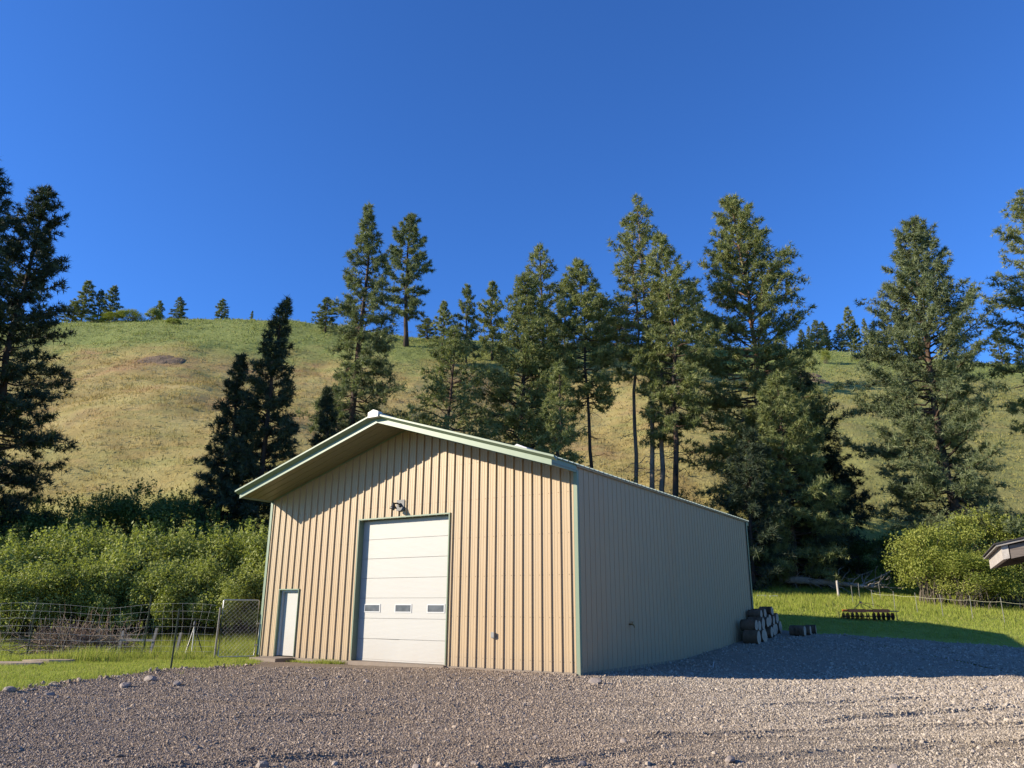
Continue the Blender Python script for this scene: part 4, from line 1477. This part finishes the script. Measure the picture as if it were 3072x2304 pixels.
# dark undergrowth behind the far end of the barn
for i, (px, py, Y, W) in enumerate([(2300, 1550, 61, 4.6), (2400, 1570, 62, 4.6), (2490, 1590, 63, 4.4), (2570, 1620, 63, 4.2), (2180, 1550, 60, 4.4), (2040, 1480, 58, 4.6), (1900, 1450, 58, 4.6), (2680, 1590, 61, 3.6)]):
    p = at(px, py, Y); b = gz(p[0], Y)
    shrub('undergrowth_shrub', 'back%d' % (i % 2), '%s dark undergrowth shrub from the left beneath the pines behind the barn' % ORD[sorted((2300, 2400, 2490, 2570, 2180, 2040, 1900, 2680)).index(px)], (p[0], Y, b - 0.2), W * 1.1, max(2.2, p[2] - b), i * 1.3, 'undergrowth beneath the pines', 'leaf_shade')
# skyline and slope shrubs
for lb, px, py, Y, W, key in (('long round bright green bush on the left skyline', 395, 930, 133, 5.2, 'bright0'), ('second half of the long green skyline bush, nearer the pines', 350, 938, 133, 4.6, 'bright1'),
                              ('low dull green bush on the skyline beside the big dark pine', 290, 950, 132, 4.2, 'back0'), ('pale grey-green leafy bush beside a little skyline pine', 465, 925, 135, 3.4, 'hedge1'),
                              ('single olive bush standing alone on the upper left slope', 520, 972, 127, 2.9, 'hedge2'), ('small green bush just under the right skyline', 2472, 1050, 124, 1.8, 'bright1'),
                              ('low green bush on the right slope below the skyline clump', 2570, 1062, 128, 2.2, 'hedge0')):
    p = at(px, py, Y); b = gz(p[0], Y)
    shrub('slope_bush', key, lb, (p[0], Y, b - 0.1), W, max(1.0, p[2] - b), px * 0.01, 'bushes high on the slope', None)


# ================================================================== SMALLER THINGS
rnd = random.Random(5)


# ---- bare earth scars on the hillside
def earth_scar(label, px, py, W, D, seed):
    # walk along the sight line to the slope
    r = ray(px, py)
    s = np.linspace(40, 140, 400)
    P = CAM + r * (s / r[1])[:, None]
    i = int(np.argmax(ground_z(P[:, 0], P[:, 1]) > P[:, 2]))
    c = P[i]
    rng = np.random.default_rng(seed)
    n = 26
    xs = np.linspace(-1, 1, n); X, Y = np.meshgrid(xs, xs)
    rr = np.sqrt(X ** 2 + Y ** 2)
    wx_, wy_ = c[0] + X * W, c[1] + Y * D
    Z = ground_z(wx_, wy_) + np.where(rr < 1, 0.28 * (1 - rr ** 2), -0.2) + 0.25 * vnoise(wx_ * 1.9, wy_ * 1.9, seed) * (rr < 0.95)
    v = np.stack([wx_, wy_, Z], -1).reshape(-1, 3)
    k = (np.arange(n - 1)[:, None] * n + np.arange(n - 1)[None, :]).ravel()
    f = np.stack([k, k + 1, k + 1 + n, k + n], -1)
    mb = MB(); mb.add(v, f[(rr.ravel()[f] < 1.08 + 0.0).all(1)])
    o = mb.build('bare_earth', M['earth'], None, True)
    structure(o); o['label'] = label
    return o


M['earth'] = m_plain('bare_brown_earth', (0.17, 0.125, 0.085), 0.95, 0, 0.5, 1.6, 0.8, 0.2, 0.1)
earth_scar('bare brown earth patch on the left slope', 482, 1080, 3.6, 1.5, 3)
earth_scar('upper strip of bare earth on the right slope', 2425, 1130, 2.2, 0.9, 5)
earth_scar('lower strip of bare earth on the right slope', 2462, 1146, 1.6, 0.8, 6)


# ---- wire fence and gate on the left
def ground_pt(px, py, z=0.0):
    r = ray(px, py)
    return CAM + r * ((z - CAM[2]) / r[2])


def t_post(parent, name, x, y, z, h, lx=0.0, ly=0.0, mat='post_green', r=0.024):
    """studded steel T post"""
    mb = MB()
    a = np.array([x, y, z - 0.3]); b = np.array([x + lx, y + ly, z + h])
    ax = unit(b - a)
    s1 = unit(np.cross(ax, [0, 1, 0])); s2 = np.cross(ax, s1)
    for (u, w) in ((r, 0.005), (0.005, r)):
        q = [(-u, -w), (u, -w), (u, w), (-u, w)]
        off = s2 * 0 if u == r else s2 * r
        mb.hexa([a + off + s1 * i + s2 * j for i, j in q], [b + off + s1 * i + s2 * j for i, j in q])
    for k in range(7):
        c = a + (b - a) * (0.3 + 0.1 * k) - s2 * 0.008
        mb.hexa([c + s1 * i + s2 * j for i, j in ((-.012, -.008), (.012, -.008), (.012, .006), (-.012, .006))], [c + ax * 0.02 + s1 * i + s2 * j for i, j in ((-.012, -.008), (.012, -.008), (.012, .006), (-.012, .006))])
    return mb.build(name, M[mat], parent)


def left_fence():
    A = np.array([-10.0, 26.95]); Bq = np.array([-23.0, 27.3])
    f = thing('wire_fence', 'sagging woven-wire garden fence left of the chain-link gate', 'fence', (A[0], A[1], 0.0))
    L = np.linalg.norm(Bq - A); d = (Bq - A) / L
    def pt(s, h):
        sag = 0.04 * math.sin(s * 1.1) + 0.015 * math.sin(s * 2.7 + 1)
        p = A + d * s
        return np.array([p[0] - A[0] + 0.03 * math.sin(s * 3.1 + h * 4), p[1] - A[1] + 0.04 * math.sin(s * 2.2 + h * 3), gz(p[0], p[1]) + h * (1 + 0.03 * math.sin(s * 1.3)) + (sag * h / 1.7)])
    for k, h in enumerate((0.08, 0.22, 0.38, 0.56, 0.76, 0.98, 1.22, 1.46, 1.70)):
        MB().tube([pt(s, h) for s in np.linspace(0, L, 50)], 0.0028, 4, False).build('line_wire', M['wire'], f)
    for s in np.arange(0.25, L, 0.30):
        MB().tube([pt(s + 0.05 * math.sin(s * 3 + h * 2) , h) for h in np.linspace(0.05, 1.70, 7)], 0.0021, 4, False).build('stay_wire', M['wire'], f)
    for s, h, lx in ((2.35, 2.05, 0.02), (6.35, 1.95, 0.05), (10.2, 1.9, 0.0)):
        p = pt(s, 0)
        t_post(f, 'steel_post', p[0], p[1] + 0.05, p[2], h, lx, 0.0)
    # rusty pipe post beside the gate
    MB().tube([(0.10, 0.02, -0.3), (0.12, 0.02, 1.55)], 0.03, 8).build('end_post', M['grey_wood'], f)


left_fence()


def gate():
    p0 = np.array([-9.80, 27.0]); p1 = np.array([-8.78, 27.62])
    g = thing('chain_link_gate', 'galvanised chain-link walk gate beside the barn front corner', 'gate', (p0[0], p0[1], gz(*p0)))
    d = p1 - p0; L = float(np.linalg.norm(d)); d = d / L
    g.rotation_euler = (0, 0, math.atan2(d[1], d[0]))
    H0, H1, r = 0.06, 1.90, 0.022
    rc = 0.06
    pts = [(rc, 0, H0), (L - rc, 0, H0)] + [(L - rc + rc * math.sin(q), 0, H0 + rc - rc * math.cos(q)) for q in np.linspace(0.3, 1.57, 4)] + [(L, 0, H1 - rc)] + \
          [(L - rc + rc * math.cos(q), 0, H1 - rc + rc * math.sin(q)) for q in np.linspace(0.3, 1.57, 4)] + [(rc, 0, H1)] + \
          [(rc - rc * math.sin(q), 0, H1 - rc + rc * math.cos(q)) for q in np.linspace(0.3, 1.57, 4)] + [(0, 0, H0 + rc)] + [(rc - rc * math.cos(q), 0, H0 + rc - rc * math.sin(q)) for q in np.linspace(0.3, 1.57, 4)]
    MB().tube(pts, r, 8, False).build('gate_frame', M['galv'], g, True)
    mb = MB()
    st = 0.14
    n = int((L + H1) / st)
    for k in range(-int(H1 / st), n):
        for s in (1, -1):
            # diagonal clipped to the frame
            x0 = k * st
            zs = np.array([H0, H1])
            xs = x0 + (zs - H0) * s if s > 0 else x0 + (H1 - zs)
            t0, t1 = 0.0, 1.0
            dx = xs[1] - xs[0]
            ta, tb = (0.01 - xs[0]) / dx, (L - 0.01 - xs[0]) / dx
            t0, t1 = max(0, min(ta, tb)), min(1, max(ta, tb))
            if t1 - t0 < 0.01:
                continue
            P = [(xs[0] + dx * t, 0.004 * s, zs[0] + (zs[1] - zs[0]) * t) for t in (t0, t1)]
            mb.tube(P, 0.0022, 3, False)
    m = mb.build('chain_link_mesh', M['wire'], g)
    m['kind'] = 'stuff'
    MB().tube([(L + 0.10, 0.02, -0.2), (L + 0.10, 0.02, 1.25)], 0.03, 8).build('hinge_post', M['black'], g, True)
    for z in (0.4, 1.1):
        MB().box(L - 0.03, L + 0.13, -0.02, 0.02, z, z + 0.05).build('hinge', M['galv'], g)
    MB().tube([(-0.08, 0.03, -0.2), (-0.08, 0.03, 1.5)], 0.03, 8).build('latch_post', M['galv'], g, True)


gate()

# single green steel post leaning in front of the fence
p = ground_pt(512, 2002)
t = thing('steel_post', 'single green steel T-post in the lawn in front of the fence', 'post', (p[0], p[1], gz(p[0], p[1])))
t_post(t, 'post_shaft', 0, 0, 0, 1.55, 0.03, 0.02)

# leaning grey wooden posts and a rail of an older low fence
old = thing('old_wooden_fence', 'remains of a low grey wooden fence, leaning posts and one rail', 'fence', (-12.9, 28.0, -0.1))
for dx, h, l in ((-0.75, 0.85, 0.10), (0.35, 0.95, 0.16), (1.25, 0.80, 0.12)):
    b = np.array([dx, 0, -0.2])
    mb = MB(); q = [(-0.045, -0.045), (0.045, -0.045), (0.045, 0.045), (-0.045, 0.045)]
    mb.hexa([b + np.array([i, j, 0]) for i, j in q], [b + np.array([i * 0.9 + l, j * 0.9, h + 0.2]) for i, j in q])
    mb.build('wooden_post', M['grey_wood'], old)
mb = MB(); mb.hexa([(-0.7, -0.07, 0.52), (0.5, -0.07, 0.50), (0.5, -0.05, 0.50), (-0.7, -0.05, 0.52)], [(-0.7, -0.07, 0.60), (0.5, -0.07, 0.575), (0.5, -0.05, 0.575), (-0.7, -0.05, 0.60)])
mb.build('rail', M['grey_wood'], old)

# dead brush heap
def brush():
    x, y = -15.4, 28.6
    t = thing('brush_heap', 'tangled heap of dry grey brush behind the wire fence', 'brush', (x, y, gz(x, y)))
    rng = np.random.default_rng(9)
    for grp in range(3):
        mb = MB()
        for i in range(130):
            b = np.array([rng.normal(0, 0.85), rng.normal(0, 0.6), rng.uniform(0, 0.55)])
            dr = unit(np.array([rng.normal(0, 0.9), rng.normal(0, 0.7), abs(rng.normal(0.7, 0.5))]))
            L = rng.uniform(0.5, 1.5)
            s = np.linspace(0, 1, 5)
            pts = b + dr * (s * L)[:, None]
            pts[:, 2] -= 0.35 * L * s ** 2 * rng.uniform(0, 1.3)
            pts[1:] += rng.normal(0, 0.05, (4, 3))
            pts[:, 2] = np.maximum(pts[:, 2], 0.02)
            mb.tube(pts, 0.013 * (1 - s) + 0.005, 4, False)
            for _ in range(3):
                q = rng.integers(1, 4)
                mb.tube([pts[q], pts[q] + unit(dr + rng.normal(0, 0.8, 3)) * rng.uniform(0.15, 0.4)], [0.006, 0.003], 3, False)
        mb.build('dry_branches', M['twig_grey'], t)


brush()

# black three-legged stand
def tripod():
    p = at(575, 1955, 28.6)
    z = gz(p[0], 28.6)
    t = thing('tripod_stand', 'dark metal tripod stand with a centre pipe in the grass behind the fence', 'tripod', (p[0], 28.6, z))
    for a in (0.3, 2.4, 4.5):
        MB().tube([(0, 0, 1.02), (0.40 * math.cos(a), 0.40 * math.sin(a), 0.0)], 0.017, 6).build('leg', M['black'], t)
    MB().tube([(0, 0, 0.05), (0, 0, 1.12)], 0.02, 6).build('centre_pipe', M['galv'], t)
    MB().tube([(0, 0, 1.0), (0, 0, 1.06), (0, 0, 1.16), (0, 0, 1.2)], [0.05, 0.06, 0.05, 0.02], 8).build('head', M['black'], t)


tripod()

# flat tan slabs at the lawn edge
for i, (px, py, w, d, rz, lb) in enumerate(((150, 1982, 0.75, 0.35, 0.1, 'larger flat tan stone slab at the edge of the lawn'), (40, 1992, 0.9, 0.35, -0.05, 'flat tan stone slab nearest the left picture edge'), (190, 1973, 0.45, 0.25, 0.3, 'small flat tan stone slab behind the larger one'))):
    p = ground_pt(px, py)
    rng = np.random.default_rng(i)
    n = 9
    th = np.arange(n) * 6.283 / n
    rr = rng.uniform(0.75, 1.1, n)
    v0 = np.stack([np.cos(th) * rr * w, np.sin(th) * rr * d, np.full(n, -0.06)], -1)
    v1 = v0 * np.array([0.96, 0.96, 1]); v1[:, 2] = 0.07 + rng.uniform(0, 0.03, n)
    j = np.arange(n); k = (j + 1) % n
    mb = MB(); mb.add(np.concatenate([v0, v1]), [np.stack([j, k, k + n, j + n], -1), (np.arange(n) + n)[None, :]])
    o = mb.build('stone_slab', M['slab'] if 'slab' in M else M.setdefault('slab', m_plain('tan_flagstone', (0.33, 0.25, 0.17), 0.9, 0, 0.3, 4, 0.5, 0.02)))
    o.location = (p[0], p[1], gz(p[0], p[1])); o.rotation_euler = (0, 0, rz)
    tag(o, lb, 'slab')


# ---- single rocks lying on the gravel
def rock(label, px, py, size, seed, group=None):
    p = ground_pt(px, py, 0.03)
    rng = np.random.default_rng(seed)
    import bmesh
    bm = bmesh.new()
    bmesh.ops.create_icosphere(bm, subdivisions=2, radius=1.0)
    ax = unit(rng.normal(0, 1, (9, 3))); off = rng.uniform(0.55, 0.9, 9)
    for v in bm.verts:
        c = np.array(v.co)
        for a, o_ in zip(ax, off):
            e = c @ a - o_
            if e > 0:
                c = c - a * e
        v.co = Vector((c * np.array([1.25, 0.95, 0.7]) * size).tolist())
    me = bpy.data.meshes.new('rock'); bm.to_mesh(me); bm.free()
    me.materials.append(M['rock'])
    o = link('rock', me, None, (p[0], p[1], sz(p[0], p[1]) + size * 0.30), rng.uniform(0, 6.28))
    tag(o, label, 'rock', group)


M['rock'] = m_plain('grey_brown_rock', (0.235, 0.195, 0.165), 0.85, 0, 0.3, 7, 0.5, 0.02)
for i, (px, py, s, lb) in enumerate(((452, 2036, 0.13, 'largest blue-grey rock on the rim of gravel beside the lawn'), (533, 2048, 0.11, 'pointed tan rock just right of the largest rim rock'), (375, 2052, 0.12, 'flat rock left of the largest rim rock'),
                                     (33, 2068, 0.12, 'rock on the gravel rim nearest the left edge'), (150, 2075, 0.08, 'small rock on the gravel below the left lawn'), (785, 2287, 0.07, 'pale angular rock at the bottom edge left of the middle'),
                                     (747, 2298, 0.06, 'dark rock beside the pale one at the bottom edge'), (2680, 2296, 0.08, 'tan rock at the bottom edge near the right corner'), (2190, 2262, 0.07, 'grey rock in the right foreground gravel'),
                                     (1745, 2275, 0.055, 'flat grey rock in the middle foreground'), (1250, 2287, 0.06, 'rounded rock at the bottom edge, middle'), (1785, 2042, 0.14, 'reddish rock at the foot of the barn corner'), (1100, 2037, 0.07, 'tan rock in front of the roll door'),
                                     (1870, 2212, 0.055, 'small rock in the gravel below the shaded side wall'), (945, 2030, 0.07, 'dark rock on the gravel before the walk door'))):
    rock(lb, px, py, s, 200 + i)

# white plastic stake lying in the barn's shade
p = ground_pt(2138, 2016, -0.2)
o = MB().tube([(0, 0, -0.05), (0.06, 0.0, 0.19)], 0.011, 6).build('marker_stake', M['white'])
o.location = (p[0], p[1], sz(p[0], p[1])); tag(o, 'thin white marker stake in the shaded gravel beside the barn', 'stake')


# ---- cut log rounds stacked at the far end of the side wall
def log_round(r, L, seed):
    rng = np.random.default_rng(seed)
    n = 22
    th = np.arange(n) * 6.283 / n
    rr = r * (1 + 0.06 * np.sin(th * 2 + rng.uniform(0, 6)) + rng.normal(0, 0.035, n))
    xs = [-L / 2, -L / 2 + 0.01, -L / 6, L / 6, L / 2 - 0.01, L / 2]
    ks = [0.95, 1.0, 1.0, 1.0, 1.0, 0.95]
    v = np.concatenate([np.stack([np.full(n, x), np.cos(th) * rr * k * rng.uniform(0.98, 1.02), np.sin(th) * rr * k], -1) for x, k in zip(xs, ks)])
    j = np.arange(n); k2 = (j + 1) % n
    bark = MB()
    for s in range(5):
        bark.add(v[s * n:(s + 2) * n], np.stack([j, k2, k2 + n, j + n], -1))
    faces = []
    for x, sgn in ((-L / 2 - 0.004, -1), (L / 2 + 0.004, 1)):
        c = MB()
        ring = np.stack([np.full(n, x), np.cos(th) * rr * 0.93, np.sin(th) * rr * 0.93], -1)
        c.add(np.concatenate([ring, [[x + 0.001 * sgn, 0, 0]]]), np.stack([j, k2, np.full(n, n)], -1) if sgn > 0 else np.stack([k2, j, np.full(n, n)], -1))
        faces.append(c)
    return bark, faces


def log_stack():
    rng = np.random.default_rng(77)
    rows = [  # (height of centre, [positions along the wall], radius, how far from the wall)
        (0.24, [13.30, 13.85, 14.40, 14.95, 15.5, 16.05, 16.6, 17.15], 0.27, 0.50),
        (0.66, [13.57, 14.12, 14.67, 15.22, 15.75, 16.3, 16.85], 0.25, 0.47),
        (0.99, [14.95, 15.47, 16.55], 0.19, 0.44),
    ]
    rown = ['bottom', 'second', 'third', 'top']
    ordn = ['nearest', 'second', 'third', 'fourth', 'fifth', 'sixth', 'seventh', 'farthest']
    for k, (h, pos, r0, off) in enumerate(rows):
        for i, b in enumerate(pos):
            r = r0 * rng.uniform(0.86, 1.04)
            L = rng.uniform(0.50, 0.62)
            x, y = barn_w(-off - 0.05 * rng.normal(), b)
            z = sz(*barn_w(-0.5, b))
            lb = 'cut log round, %s one in the %s row of the stack by the barn' % (ordn[i] if i < len(pos) - 1 else 'farthest', rown[k])
            t = thing('log_round', lb, 'log', (x, y, z + h + rng.normal(0, 0.02)), -BARN_PHI + rng.normal(0, 0.05), 'log rounds stacked by the barn')
            t.rotation_euler = (rng.uniform(0, 6.28), 0, -BARN_PHI + rng.normal(0, 0.05))
            bark, fc = log_round(r, L, 300 + k * 10 + i)
            bark.build('bark', M['bark_log'], t, True)
            for c in fc:
                c.build('cut_face', M['cut_face'], t)
    for i, (a, b, r) in enumerate(((-1.55, 17.0, 0.23), (-1.7, 17.6, 0.21), (-1.85, 18.2, 0.19))):
        x, y = barn_w(a, b)
        t = thing('log_round', 'cut log round lying apart from the stack, %s of three' % ordn[i if i < 2 else 7], 'log', (x, y, sz(x, y) + r - 0.02), 0, 'log rounds stacked by the barn')
        t.rotation_euler = (1.0 * i, 0, -BARN_PHI + 0.06 * i)
        bark, fc = log_round(r, 0.6 - 0.1 * i, 400 + i)
        bark.build('bark', M['bark_log'], t, True)
        for c in fc:
            c.build('cut_face', M['cut_face'], t)


log_stack()


# ---- disc harrow in the pasture
def harrow():
    c = at(2608, 1866, 40.2)
    x, y = c[0], 40.2
    t = thing('disc_harrow', 'old orange disc harrow with black discs parked on the grass', 'harrow', (x, y, gz(x, y)), -0.10)
    W = 1.18
    zf = 0.40
    MB().box(-W * 0.93, W * 0.80, -0.34, -0.25, zf, zf + 0.12).build('frame_beam', M['orange'], t)
    MB().box(-W * 0.93, W * 0.80, 0.42, 0.51, zf, zf + 0.12).build('frame_beam', M['orange'], t)
    for q in (-0.93, -0.30, 0.30, 0.76):
        MB().box(W * q, W * q + 0.08, -0.25, 0.42, zf + 0.003, zf + 0.085).build('cross_beam', M['orange'], t)
    MB().box(-W * 0.90, -W * 0.20, -0.40, -0.342, zf - 0.02, zf + 0.14).build('weight_plate', M['orange'], t)
    MB().box(W * 0.10, W * 0.74, -0.40, -0.342, zf - 0.02, zf + 0.14).build('weight_plate', M['orange'], t)
    MB().box(W * 0.5, W * 1.25, -0.1, -0.04, zf + 0.02, zf + 0.07).build('side_bar', M['disc'], t)
    # hitch mast
    top = np.array([-0.32, 0.0, 0.86])
    for e in ((-0.85, -0.30, zf + 0.08), (-0.30, -0.30, zf + 0.08), (0.25, -0.30, zf + 0.08)):
        MB().tube([top, e], 0.018, 6).build('mast_strut', M['yellow'], t)
    MB().tube([top, (0.70, 0.35, 0.72), (0.98, 0.45, zf + 0.05)], 0.015, 6).build('mast_strut', M['yellow'], t)
    MB().box(-0.37, -0.27, -0.04, 0.04, 0.82, 0.92).build('hitch_head', M['disc'], t)
    # two gangs of discs, each a shallow dish on a slanted axle
    for g, (yy, tw) in enumerate(((-0.28, 0.16), (0.48, -0.16))):
        for side in (-1, 1):
            ang = tw * side
            ca, sa = math.cos(ang), math.sin(ang)
            p0 = np.array([side * 0.10, yy, 0.19]); p1 = np.array([side * (W + 0.02), yy + side * (W) * math.tan(ang), 0.19])
            MB().tube([p0, p1], 0.03, 6).build('axle', M['disc'], t)
            for k in range(5):
                q = p0 + (p1 - p0) * ((k + 0.3) / 4.6)
                ax = unit(p1 - p0)
                s = np.array([0.0, 0.02, 0.05])
                mb = MB()
                mb.tube([q - ax * 0.045, q - ax * 0.02, q, q + ax * 0.004], [0.03, 0.11, 0.19, 0.19], 18, True)
                mb.build('disc', M['disc'], t, False)
            MB().tube([p0 + (p1 - p0) * 0.5 + np.array([0, 0, 0.03]), p0 + (p1 - p0) * 0.5 + np.array([0, 0.02, zf - 0.19])], 0.035, 6).build('hanger', M['disc'], t)
    for s in (-1, 1):
        MB().tube([(s * W * 1.2, 0.1, 0.0), (s * W * 1.18, 0.1, 0.42)], [0.03, 0.015], 5).build('scraper_tine', M['disc'], t)


harrow()


# ---- pasture fence on the right
def right_fence():
    pts = [(2558, 1800, 48.0, 1.15), (2578, 1790, 51.0, 1.1), (2642, 1795, 52.0, 1.2), (2620, 1818, 45.5, 1.1), (2684, 1824, 44.6, 1.15), (2752, 1830, 43.8, 1.15), (2828, 1838, 43.0, 1.2), (2916, 1846, 42.2, 1.25), (3012, 1856, 41.4, 1.3), (3110, 1862, 40.8, 1.3)]
    o = at(2620, 1818, 45.5)
    f = thing('pasture_fence', 'thin electric-tape fence on slim steel posts crossing the pasture', 'fence', (o[0], 45.5, gz(o[0], 45.5)))
    base = np.array([o[0], 45.5, gz(o[0], 45.5)])
    tape = []
    for i, (px, py, Y, h) in enumerate(pts):
        p = at(px, py, Y)
        w = np.array([p[0], Y, gz(p[0], Y)]) - base
        t_post(f, 'steel_post', w[0], w[1], w[2], h, 0.03 * math.sin(i * 2), 0.0, 'post_grey', 0.014)
        if i >= 3:
            tape.append(w + np.array([0, -0.03, h * 0.82]))
    line = []
    for a, b in zip(tape[:-1], tape[1:]):
        for s in np.linspace(0, 1, 7)[:-1]:
            line.append(a + (b - a) * s - np.array([0, 0, 0.05 * math.sin(math.pi * s)]))
    line.append(tape[-1])
    MB().tube(line, 0.0055, 4, False).build('fence_tape', M['tape'], f)


M['tape'] = m_plain('pale_yellow_fence_tape', (0.62, 0.60, 0.38), 0.6)
right_fence()
p = at(2515, 1785, 51.5)
o = MB().tube([(0, 0, -0.3), (0.01, 0, 0.3), (0.0, 0, 1.0), (0.01, 0, 1.16)], [0.075, 0.072, 0.07, 0.066], 9).build('wooden_post', M['end_grain'], None, True)
o.location = (p[0], 51.5, gz(p[0], 51.5)); tag(o, 'pale round wooden fence post standing alone in the pasture', 'post')
# two white boards lying in the grass near the barn end
for px, py, w, lb in ((2284, 1783, 0.55, 'left white board lying in the shaded grass behind the barn end'), (2320, 1783, 0.5, 'right white board lying in the shaded grass behind the barn end')):
    p = at(px, py, 50.0)
    o = MB().box(-w / 2, w / 2, -0.05, 0.05, 0.22, 0.25).box(-w / 2 + .02, -w / 2 + 0.06, -0.03, 0.03, -0.1, 0.219).box(w / 2 - 0.06, w / 2 - 0.02, -0.03, 0.03, -0.1, 0.219).build('white_board', M['white'])
    o.location = (p[0], 50.0, gz(p[0], 50.0)); tag(o, lb, 'board')


# ---- fallen tree at the edge of the woods
def fallen_tree():
    a = at(2335, 1700, 55.5); b = at(2640, 1722, 54.0)
    za, zb = gz(a[0], 55.5), gz(b[0], 54.0)
    t = thing('fallen_tree', 'bleached fallen tree trunk with broken limbs below the dark pines', 'fallen tree', (a[0], 55.5, za))
    rng = np.random.default_rng(12)
    s = np.linspace(0, 1, 12)
    P0 = np.array([0, 0, 0.75]); P1 = np.array([b[0] - a[0], -1.5, zb - za + 0.55])
    pts = P0 + (P1 - P0) * s[:, None] + rng.normal(0, 0.03, (12, 3))
    MB().tube(pts, 0.24 * (1 - s) ** 0.7 + 0.05, 10).build('trunk', M['dead_wood'], t, True)
    for i in range(46):
        q = rng.uniform(0.1, 1.0)
        p0 = P0 + (P1 - P0) * q
        up = rng.uniform(-0.7, 1.0)
        dr = unit(np.array([rng.uniform(0.0, 1.0), rng.normal(0, 0.7), up]))
        L = rng.uniform(0.5, 1.7)
        ss = np.linspace(0, 1, 5)
        pp = p0 + dr * (ss * L)[:, None] + np.concatenate([[[0, 0, 0]], rng.normal(0, 0.07, (4, 3))])
        g0 = np.array([gz(a[0] + w_[0], 55.5 + w_[1]) - za for w_ in pp])
        pp[:, 2] = np.maximum(pp[:, 2], g0 + 0.03)
        mb = MB().tube(pp, 0.035 * (1 - ss) + 0.010, 5, False)
        for _ in range(3):
            k = rng.integers(1, 5)
            mb.tube([pp[k], pp[k] + unit(dr + rng.normal(0, 0.8, 3)) * rng.uniform(0.2, 0.55)], [0.014, 0.006], 4, False)
        mb.build('branch', M['dead_wood'], t)
    # long pale limb on the right
    e = at(2690, 1690, 53.5)
    w = np.array([e[0] - a[0], -2.0, e[2] - za])
    MB().tube([P1 * 0.8 + P0 * 0.2, (P1 + w) / 2 + np.array([0, 0, 0.2]), w], [0.06, 0.04, 0.02], 6).build('limb', M['dead_wood'], t)


fallen_tree()


# ---- corner of a wooden cabin roof jutting in at the right
def cabin():
    D = 8.6
    c = at(3030, 1674, D)                    # lower near corner of the eave board
    ang = -0.49
    t = thing('cabin_roof', 'weathered wooden cabin roof corner with heavy beam jutting in at right edge', 'cabin', (c[0], D, 0.0), ang)
    z0 = c[2]
    k = 0.22

    def par(x0, x1, y0, y1, zb, zt, m, nm, sl=k):
        mb = MB()
        mb.hexa([(x0, y0, zb + sl * x0), (x1, y0, zb + sl * x1), (x1, y1, zb + sl * x1), (x0, y1, zb + sl * x0)],
                [(x0, y0, zt + sl * x0), (x1, y0, zt + sl * x1), (x1, y1, zt + sl * x1), (x0, y1, zt + sl * x0)])
        return mb.build(nm, M[m], t)
    LY = 2.25
    par(-0.065, 0.0, 0.0, LY, z0, z0 + 0.145, 'end_grain', 'eave_board')
    par(0.012, 2.8, 0.01, 0.055, z0 - 0.008, z0 + 0.135, 'beam_wood', 'barge_board')
    par(0.010, 2.8, 0.058, LY - 0.01, z0 + 0.085, z0 + 0.115, 'dark_wood', 'soffit_board')
    par(0.012, 2.8, LY - 0.008, LY + 0.04, z0 - 0.008, z0 + 0.135, 'beam_wood', 'barge_board')
    for y in np.arange(-0.05, LY + 0.05, 0.19):
        par(-0.115, 2.8, y, y + 0.182, z0 + 0.148, z0 + 0.172, 'grey_wood', 'roof_board')
    par(-0.135, 2.8, -0.065, LY + 0.07, z0 + 0.174, z0 + 0.188, 'felt', 'roofing_felt')
    MB().box(0.75, 2.7, 0.5, LY - 0.3, -0.1, z0 + 0.22).build('cabin_wall', M['beam_wood'], t)


cabin()
